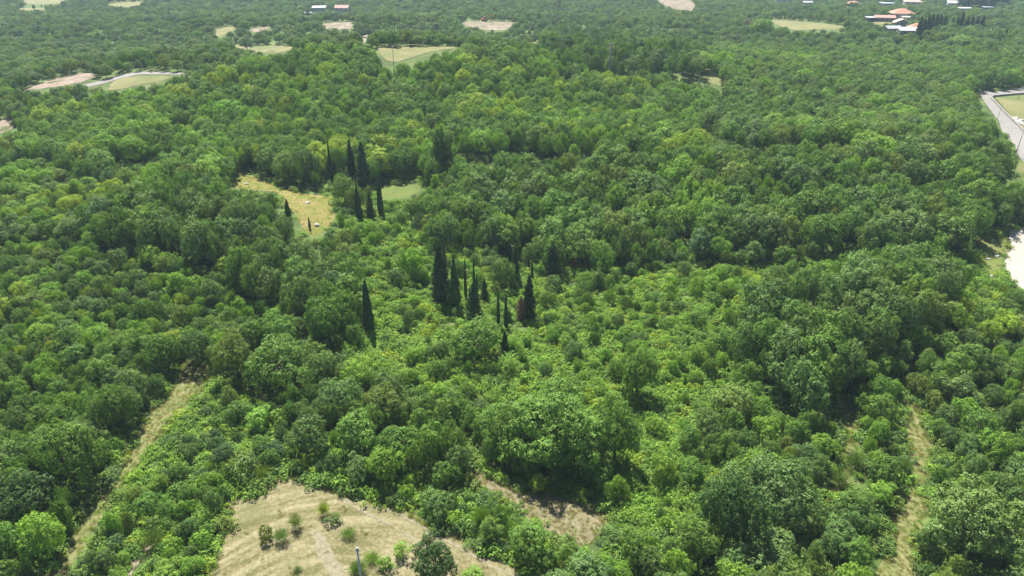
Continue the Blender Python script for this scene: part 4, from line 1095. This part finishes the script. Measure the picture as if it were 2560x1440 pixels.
house('house', 799, 30, 13, 8, 4.4, 4, 'pitch', M_white, M_white, 'long white flat-roofed house alone in far woods', 'house', rise=1.0, wins=4)
house('house', 857, 29, 14, 9, 4.0, -6, 'gable', M_white, M_redtile, 'white house with faded red roof beside the white one', 'house', rise=2.2, chimney=True)
house('garden_shed', 770, 38, 6, 4, 2.2, 0, 'pitch', M_plaster, M_bluish, 'tiny shed with pale bluish roof below the white house', 'shed', rise=.4, wins=1)
house('house', 2132, 17, 14, 11, 3.6, -4, 'hip', M_plaster, M_tile, 'low house with orange roof at the top edge of the village', 'house', rise=2.4)
house('barn', 2216, 14, 15, 9, 2.6, 3, 'pitch', M_plaster, M_bluish, 'flat pale bluish roof between two orange roofs', 'barn', rise=.6, wins=2)
house('house', 2280, 13, 18, 11, 3.8, -14, 'hip', M_plaster, M_pinkroof, 'wide pink-roofed house at the top edge', 'house', rise=2.6)
house('house', 2268, 3, 12, 9, 3.8, 8, 'hip', M_plaster, M_pinkroof, 'small pink-roofed house just behind the wide one', 'house', rise=2.0)
house('house', 2250, 45, 17, 14, 4.0, -7, 'hip', M_plaster, M_tile, 'largest house of the village with bright orange roof', 'house', rise=3.6, chimney=True)
shed('open_shed', 2180, 53, 11, 6, 2.8, 2, M_greyroof, 'grey-roofed open shed with dark posts', 'shed')
house('barn', 2209, 53, 15, 6, 3.0, -16, 'gable', M_stone, M_patchy, 'long stone barn with patched red and grey roof', 'barn', rise=1.5, wins=4)
house('farmhouse', 2250, 74, 9.5, 11, 5.2, 72, 'gable', M_stone, M_pinkroof, 'tall stone farmhouse with pale pink gable roof', 'farmhouse', rise=2.4, chimney=True, wins=2)
house('outbuilding', 2228, 80, 10, 7, 2.6, 6, 'gable', M_stone, M_greyroof, 'low grey-roofed outbuilding left of the stone farmhouse', 'outbuilding', rise=1.4, wins=1)
house('outbuilding', 2268, 88, 12, 7, 3.0, -8, 'pitch', M_stone, M_greyroof, 'grey lean-to outbuilding in front of the stone farmhouse', 'outbuilding', rise=1.5, wins=2)
house('house', 2286, 84, 10, 10, 3.8, -20, 'hip', M_plaster, M_tile, 'orange-roofed house half hidden by the first cypress', 'house', rise=3.0)
house('outbuilding', 2275, 70, 9, 5, 2.4, -10, 'pitch', M_white, M_greyroof, 'small whitish shed behind the stone farmhouse', 'shed', rise=.6, wins=1)
house('outbuilding', 2265, 50, 6, 4, 2.2, -10, 'pitch', M_white, M_white, 'tiny white shed below the bright orange roof', 'shed', rise=.4, wins=1)
house('warehouse', 2384, 16, 13, 11, 3.6, -20, 'pitch', M_white, M_white, 'white-roofed shed next to the dark corner cypresses', 'shed', rise=1.6, wins=2)
house('warehouse', 2410, 27, 13, 6, 2.6, -4, 'pitch', M_plaster, M_white, 'long low white shed in front of the corner cypresses', 'shed', rise=.5, wins=2)
house('warehouse', 2465, 24, 14, 5, 2.4, 0, 'pitch', M_stone, M_bluish, 'low pale shed under the corner cypresses', 'shed', rise=.4, wins=2)
house('warehouse', 1958, 5, 20, 10, 4.0, -8, 'pitch', M_white, M_white, 'broad white roof at the very top edge', 'warehouse', rise=1.2, wins=3)
house('house', 2020, 13, 14, 7, 3.0, 4, 'gable', M_white, M_greyroof, 'low grey-roofed white house near the broad white roof', 'house', rise=1.2, wins=3)

# ------------------------------------------------------------------ poles
def pole(px, py, h, r, label, material, kind='plain', name='utility_pole'):
    g = pg(px, py); root = empty(name, g); tag(root, label, 'pole', 'utility poles')
    m = MB(); m.tube([(0, 0, -.8), (0, 0, h * .5), (0, 0, h)], [r, r * .85, r * .65], 8); m.build('shaft', material, root, smooth=True)
    if kind == 'power':
        for zz, half in ((h - .5, 1.1), (h - 2.0, .8)):
            q = MB(); q.box(-half, half, -.08, .08, zz, zz + .14)
            arm = q.build('crossarm', M_metal, root)
            for x in (-half + .12, 0, half - .12):
                i_ = MB(); i_.tube([(x, .0, zz + .143), (x, 0, zz + .3), (x, 0, zz + .5)], [.10, .16, .08], 8); i_.build('insulator', M_white, arm)
        q = MB(); q.box(-.45, .45, -.62, -r - .003, h - 4.2, h - 3.2); q.build('transformer', M_greyroof, root)
    else:
        q = MB(); q.box(-.22, .22, -.07, .07, h - .45, h - .33); arm = q.build('crossarm', M_metal, root)
        for x in (-.16, .16):
            i_ = MB(); i_.tube([(x, 0, h - .327), (x, 0, h - .2), (x, 0, h - .12)], [.05, .08, .04], 8); i_.build('insulator', M_white, arm)
        q = MB(); q.tube([(0, 0, h + .003), (0, 0, h + .1)], [r * .8, r * .5], 8); q.build('cap', M_white, root)
M_polewood = flat_mat('grey_pole_wood', (.17, .16, .15), sc_=4); M_polec = flat_mat('pale_concrete_pole', (.34, .33, .31), sc_=4)
gp = pg(912, 1540)
pole(912, 1510, 9.0, .19, 'grey pole with a white cap rising from the mown field', M_concrete)
pole(1521, 218, 18, .48, 'tall thick power pole with white insulators above the wooded hill', M_polewood, 'power', 'power_pole')
pole(2493, 300, 6.5, .10, 'thin pole on the verge halfway along the pale road', M_polec)
pole(2537, 392, 9.0, .12, 'thin pole beside the pale road where it leaves the picture', M_polec)
pole(866, 106, 11, .15, 'dark thin pole beside the far pale path', M_polewood)
pole(892, 82, 9, .12, 'pale thin pole behind the far dark trees', M_polec)
pole(1115, 110, 9, .13, 'pale thin pole in the trees behind the pasture', M_polec)
pole(562, 36, 10, .14, 'pale thin pole near the top of the far woods', M_polec)
pole(985, 172, 9, .13, 'pale thin pole below the pasture', M_polec)
pole(2545, 250, 6, .1, 'thin pole by the road bend', M_polec)

# ------------------------------------------------------------------ low wall, rubble, boulders
def wall_along(pts, th, h, material, name, label):
    root_pts = [pg(*p) for p in pts]
    m = MB()
    for a, b in zip(root_pts[:-1], root_pts[1:]):
        d = (b - a).xy.normalized(); n = Vector((-d.y, d.x)) * th / 2
        m.add([(a.x + n.x, a.y + n.y, a.z - .3), (a.x - n.x, a.y - n.y, a.z - .3), (b.x - n.x, b.y - n.y, b.z - .3), (b.x + n.x, b.y + n.y, b.z - .3),
               (a.x + n.x, a.y + n.y, a.z + h), (a.x - n.x, a.y - n.y, a.z + h), (b.x - n.x, b.y - n.y, b.z + h), (b.x + n.x, b.y + n.y, b.z + h)],
              [(0, 3, 2, 1), (4, 5, 6, 7), (0, 1, 5, 4), (1, 2, 6, 5), (2, 3, 7, 6), (3, 0, 4, 7)])
    o = m.build(name, material); tag(o, label, 'wall')
wall_along([(2640, 233), (2560, 236), (2500, 241), (2480, 243), (2478, 248), (2486, 257), (2504, 276), (2524, 296), (2544, 315), (2566, 338), (2600, 372)], .5, .9, M_stone, 'stone_wall', 'low grey stone wall between the pale road and the dry pasture')
def rock(name, px, py, r, label, material, seed, group=None):
    g = pg(px, py); rn = np.random.default_rng(seed)
    import bmesh
    bm = bmesh.new(); bmesh.ops.create_icosphere(bm, subdivisions=2, radius=r)
    for v in bm.verts:
        k = 1 + .25 * math.sin(v.co.x * 3 / r + seed) * math.cos(v.co.y * 2.5 / r) + rn.uniform(-.12, .12)
        v.co = Vector((v.co.x * k, v.co.y * k * .8, v.co.z * k * .5))
    me = bpy.data.meshes.new(name); bm.to_mesh(me); bm.free(); me.materials.append(material)
    o = bpy.data.objects.new(name, me); COL.objects.link(o); o.location = (g.x, g.y, g.z + r * .1); o.rotation_euler = (0, 0, seed)
    tag(o, label, 'boulder', group)
M_rock = flat_mat('pale_limestone', (.34, .33, .30), sc_=2)
rock('boulder', 769, 508, .8, 'pale flat boulder in the upper part of the yellow meadow', M_rock, 1)
rock('boulder', 792, 564, .9, 'pale flat boulder at the lower end of the yellow meadow', M_rock, 2)
rock('boulder', 615, 461, .8, 'pale flat boulder at the far end of the yellow meadow', M_rock, 3)
rock('boulder', 604, 1226, .5, 'small pale stone under the shrub at the field head', M_rock, 4)
for i, (a, b, r_, t) in enumerate([(2538, 298, 1.5, 'upper large stone'), (2545, 306, 1.9, 'middle large stone'), (2553, 302, 1.3, 'far small stone'), (2556, 312, 1.6, 'lower stone'), (2531, 296, 1.0, 'smallest outer stone')]):
    rock('boulder', a, b, r_, t + ' in the pale rubble heap by the walled pasture', M_rock, 10 + i, 'rubble heap stones')
for i, (a, b, r_, t) in enumerate([(2484, 601, .9, 'top one'), (2470, 648, 1.0, 'broad one'), (2492, 641, 1.0, 'bright one'), (2480, 690, .7, 'lowest one'), (2503, 585, .9, 'one by the shade')]):
    rock('boulder', a, b, r_ * .6, 'white limestone outcrop on the grassy verge, ' + t, M_rock, 20 + i, 'limestone outcrops on the verge')

# ------------------------------------------------------------------ excavator
def excavator(px, py):
    g = pg(px, py); root = empty('excavator', g, R(8)); root.scale = (1.15, 1.15, 1.15)
    tag(root, 'orange excavator with white cab roof on the pink earth', 'excavator')
    for s in (-1, 1):
        m = MB(); n = 10; pr = []
        for i in range(n + 1): pr.append((-1.6 - .45 * math.sin(math.pi * i / n), .45 - .45 * math.cos(math.pi * i / n)))
        for i in range(n + 1): pr.append((1.6 + .45 * math.sin(math.pi * i / n), .45 + .45 * math.cos(math.pi * i / n)))
        y0, y1 = s * 1.25 - .28, s * 1.25 + .28; k = len(pr)
        m.add([(x, y0, z) for x, z in pr] + [(x, y1, z) for x, z in pr], [tuple(range(k)), tuple(reversed(range(k, 2 * k)))] + [(i, i + k, (i + 1) % k + k, (i + 1) % k) for i in range(k)])
        m.build('track', M_dark, root)
    m = MB(); m.box(-2.1, 1.1, -1.25, 1.25, 1.05, 2.0); m.box(-2.1, -.6, -1.24, 1.24, 2.003, 2.5); m.build('body', M_orange, root)
    m = MB(); m.box(-.4, 1.1, .2, 1.2, 2.003, 3.3); cab = m.build('cab', M_glass, root)
    m = MB(); m.box(-.5, 1.2, .1, 1.3, 3.303, 3.45); m.build('roof', M_white, cab)
    m = MB(); m.tube([(1.0, -.4, 1.9), (2.3, -.4, 4.0), (3.6, -.4, 4.7), (5.0, -.4, 4.1)], [.30, .34, .30, .2], 6); m.build('boom', M_orange, root)
    m = MB(); m.tube([(4.8, -.4, 4.5), (5.3, -.4, 2.9), (5.6, -.4, 1.4)], [.22, .22, .14], 6); m.build('arm', M_orange, root)
    m = MB(); m.add([(5.3, -1, 1.4), (5.3, .2, 1.4), (6.1, .2, 1.2), (6.1, -1, 1.2), (4.7, -1, .5), (4.7, .2, .5), (5.7, .2, .2), (5.7, -1, .2)],
                    [(0, 3, 2, 1), (4, 5, 6, 7), (0, 1, 5, 4), (1, 2, 6, 5), (2, 3, 7, 6), (3, 0, 4, 7)]); m.build('bucket', M_metal, root)
excavator(1211, 54)

# ------------------------------------------------------------------ haze
hz = MB(); hz.box(-5200, 5200, -600, 7200, -4, 92)
m, nt, out = mat('haze')
pv = nt.nodes.new('ShaderNodeVolumePrincipled'); pv.inputs['Color'].default_value = (.62, .82, 1.0, 1); pv.inputs['Density'].default_value = HAZE
pv.inputs['Anisotropy'].default_value = 0.0
nt.links.new(pv.outputs[0], out.inputs['Volume'])
o = hz.build('haze', m); tag(o, 'thin pale haze over the distance', 'haze', kind='stuff')
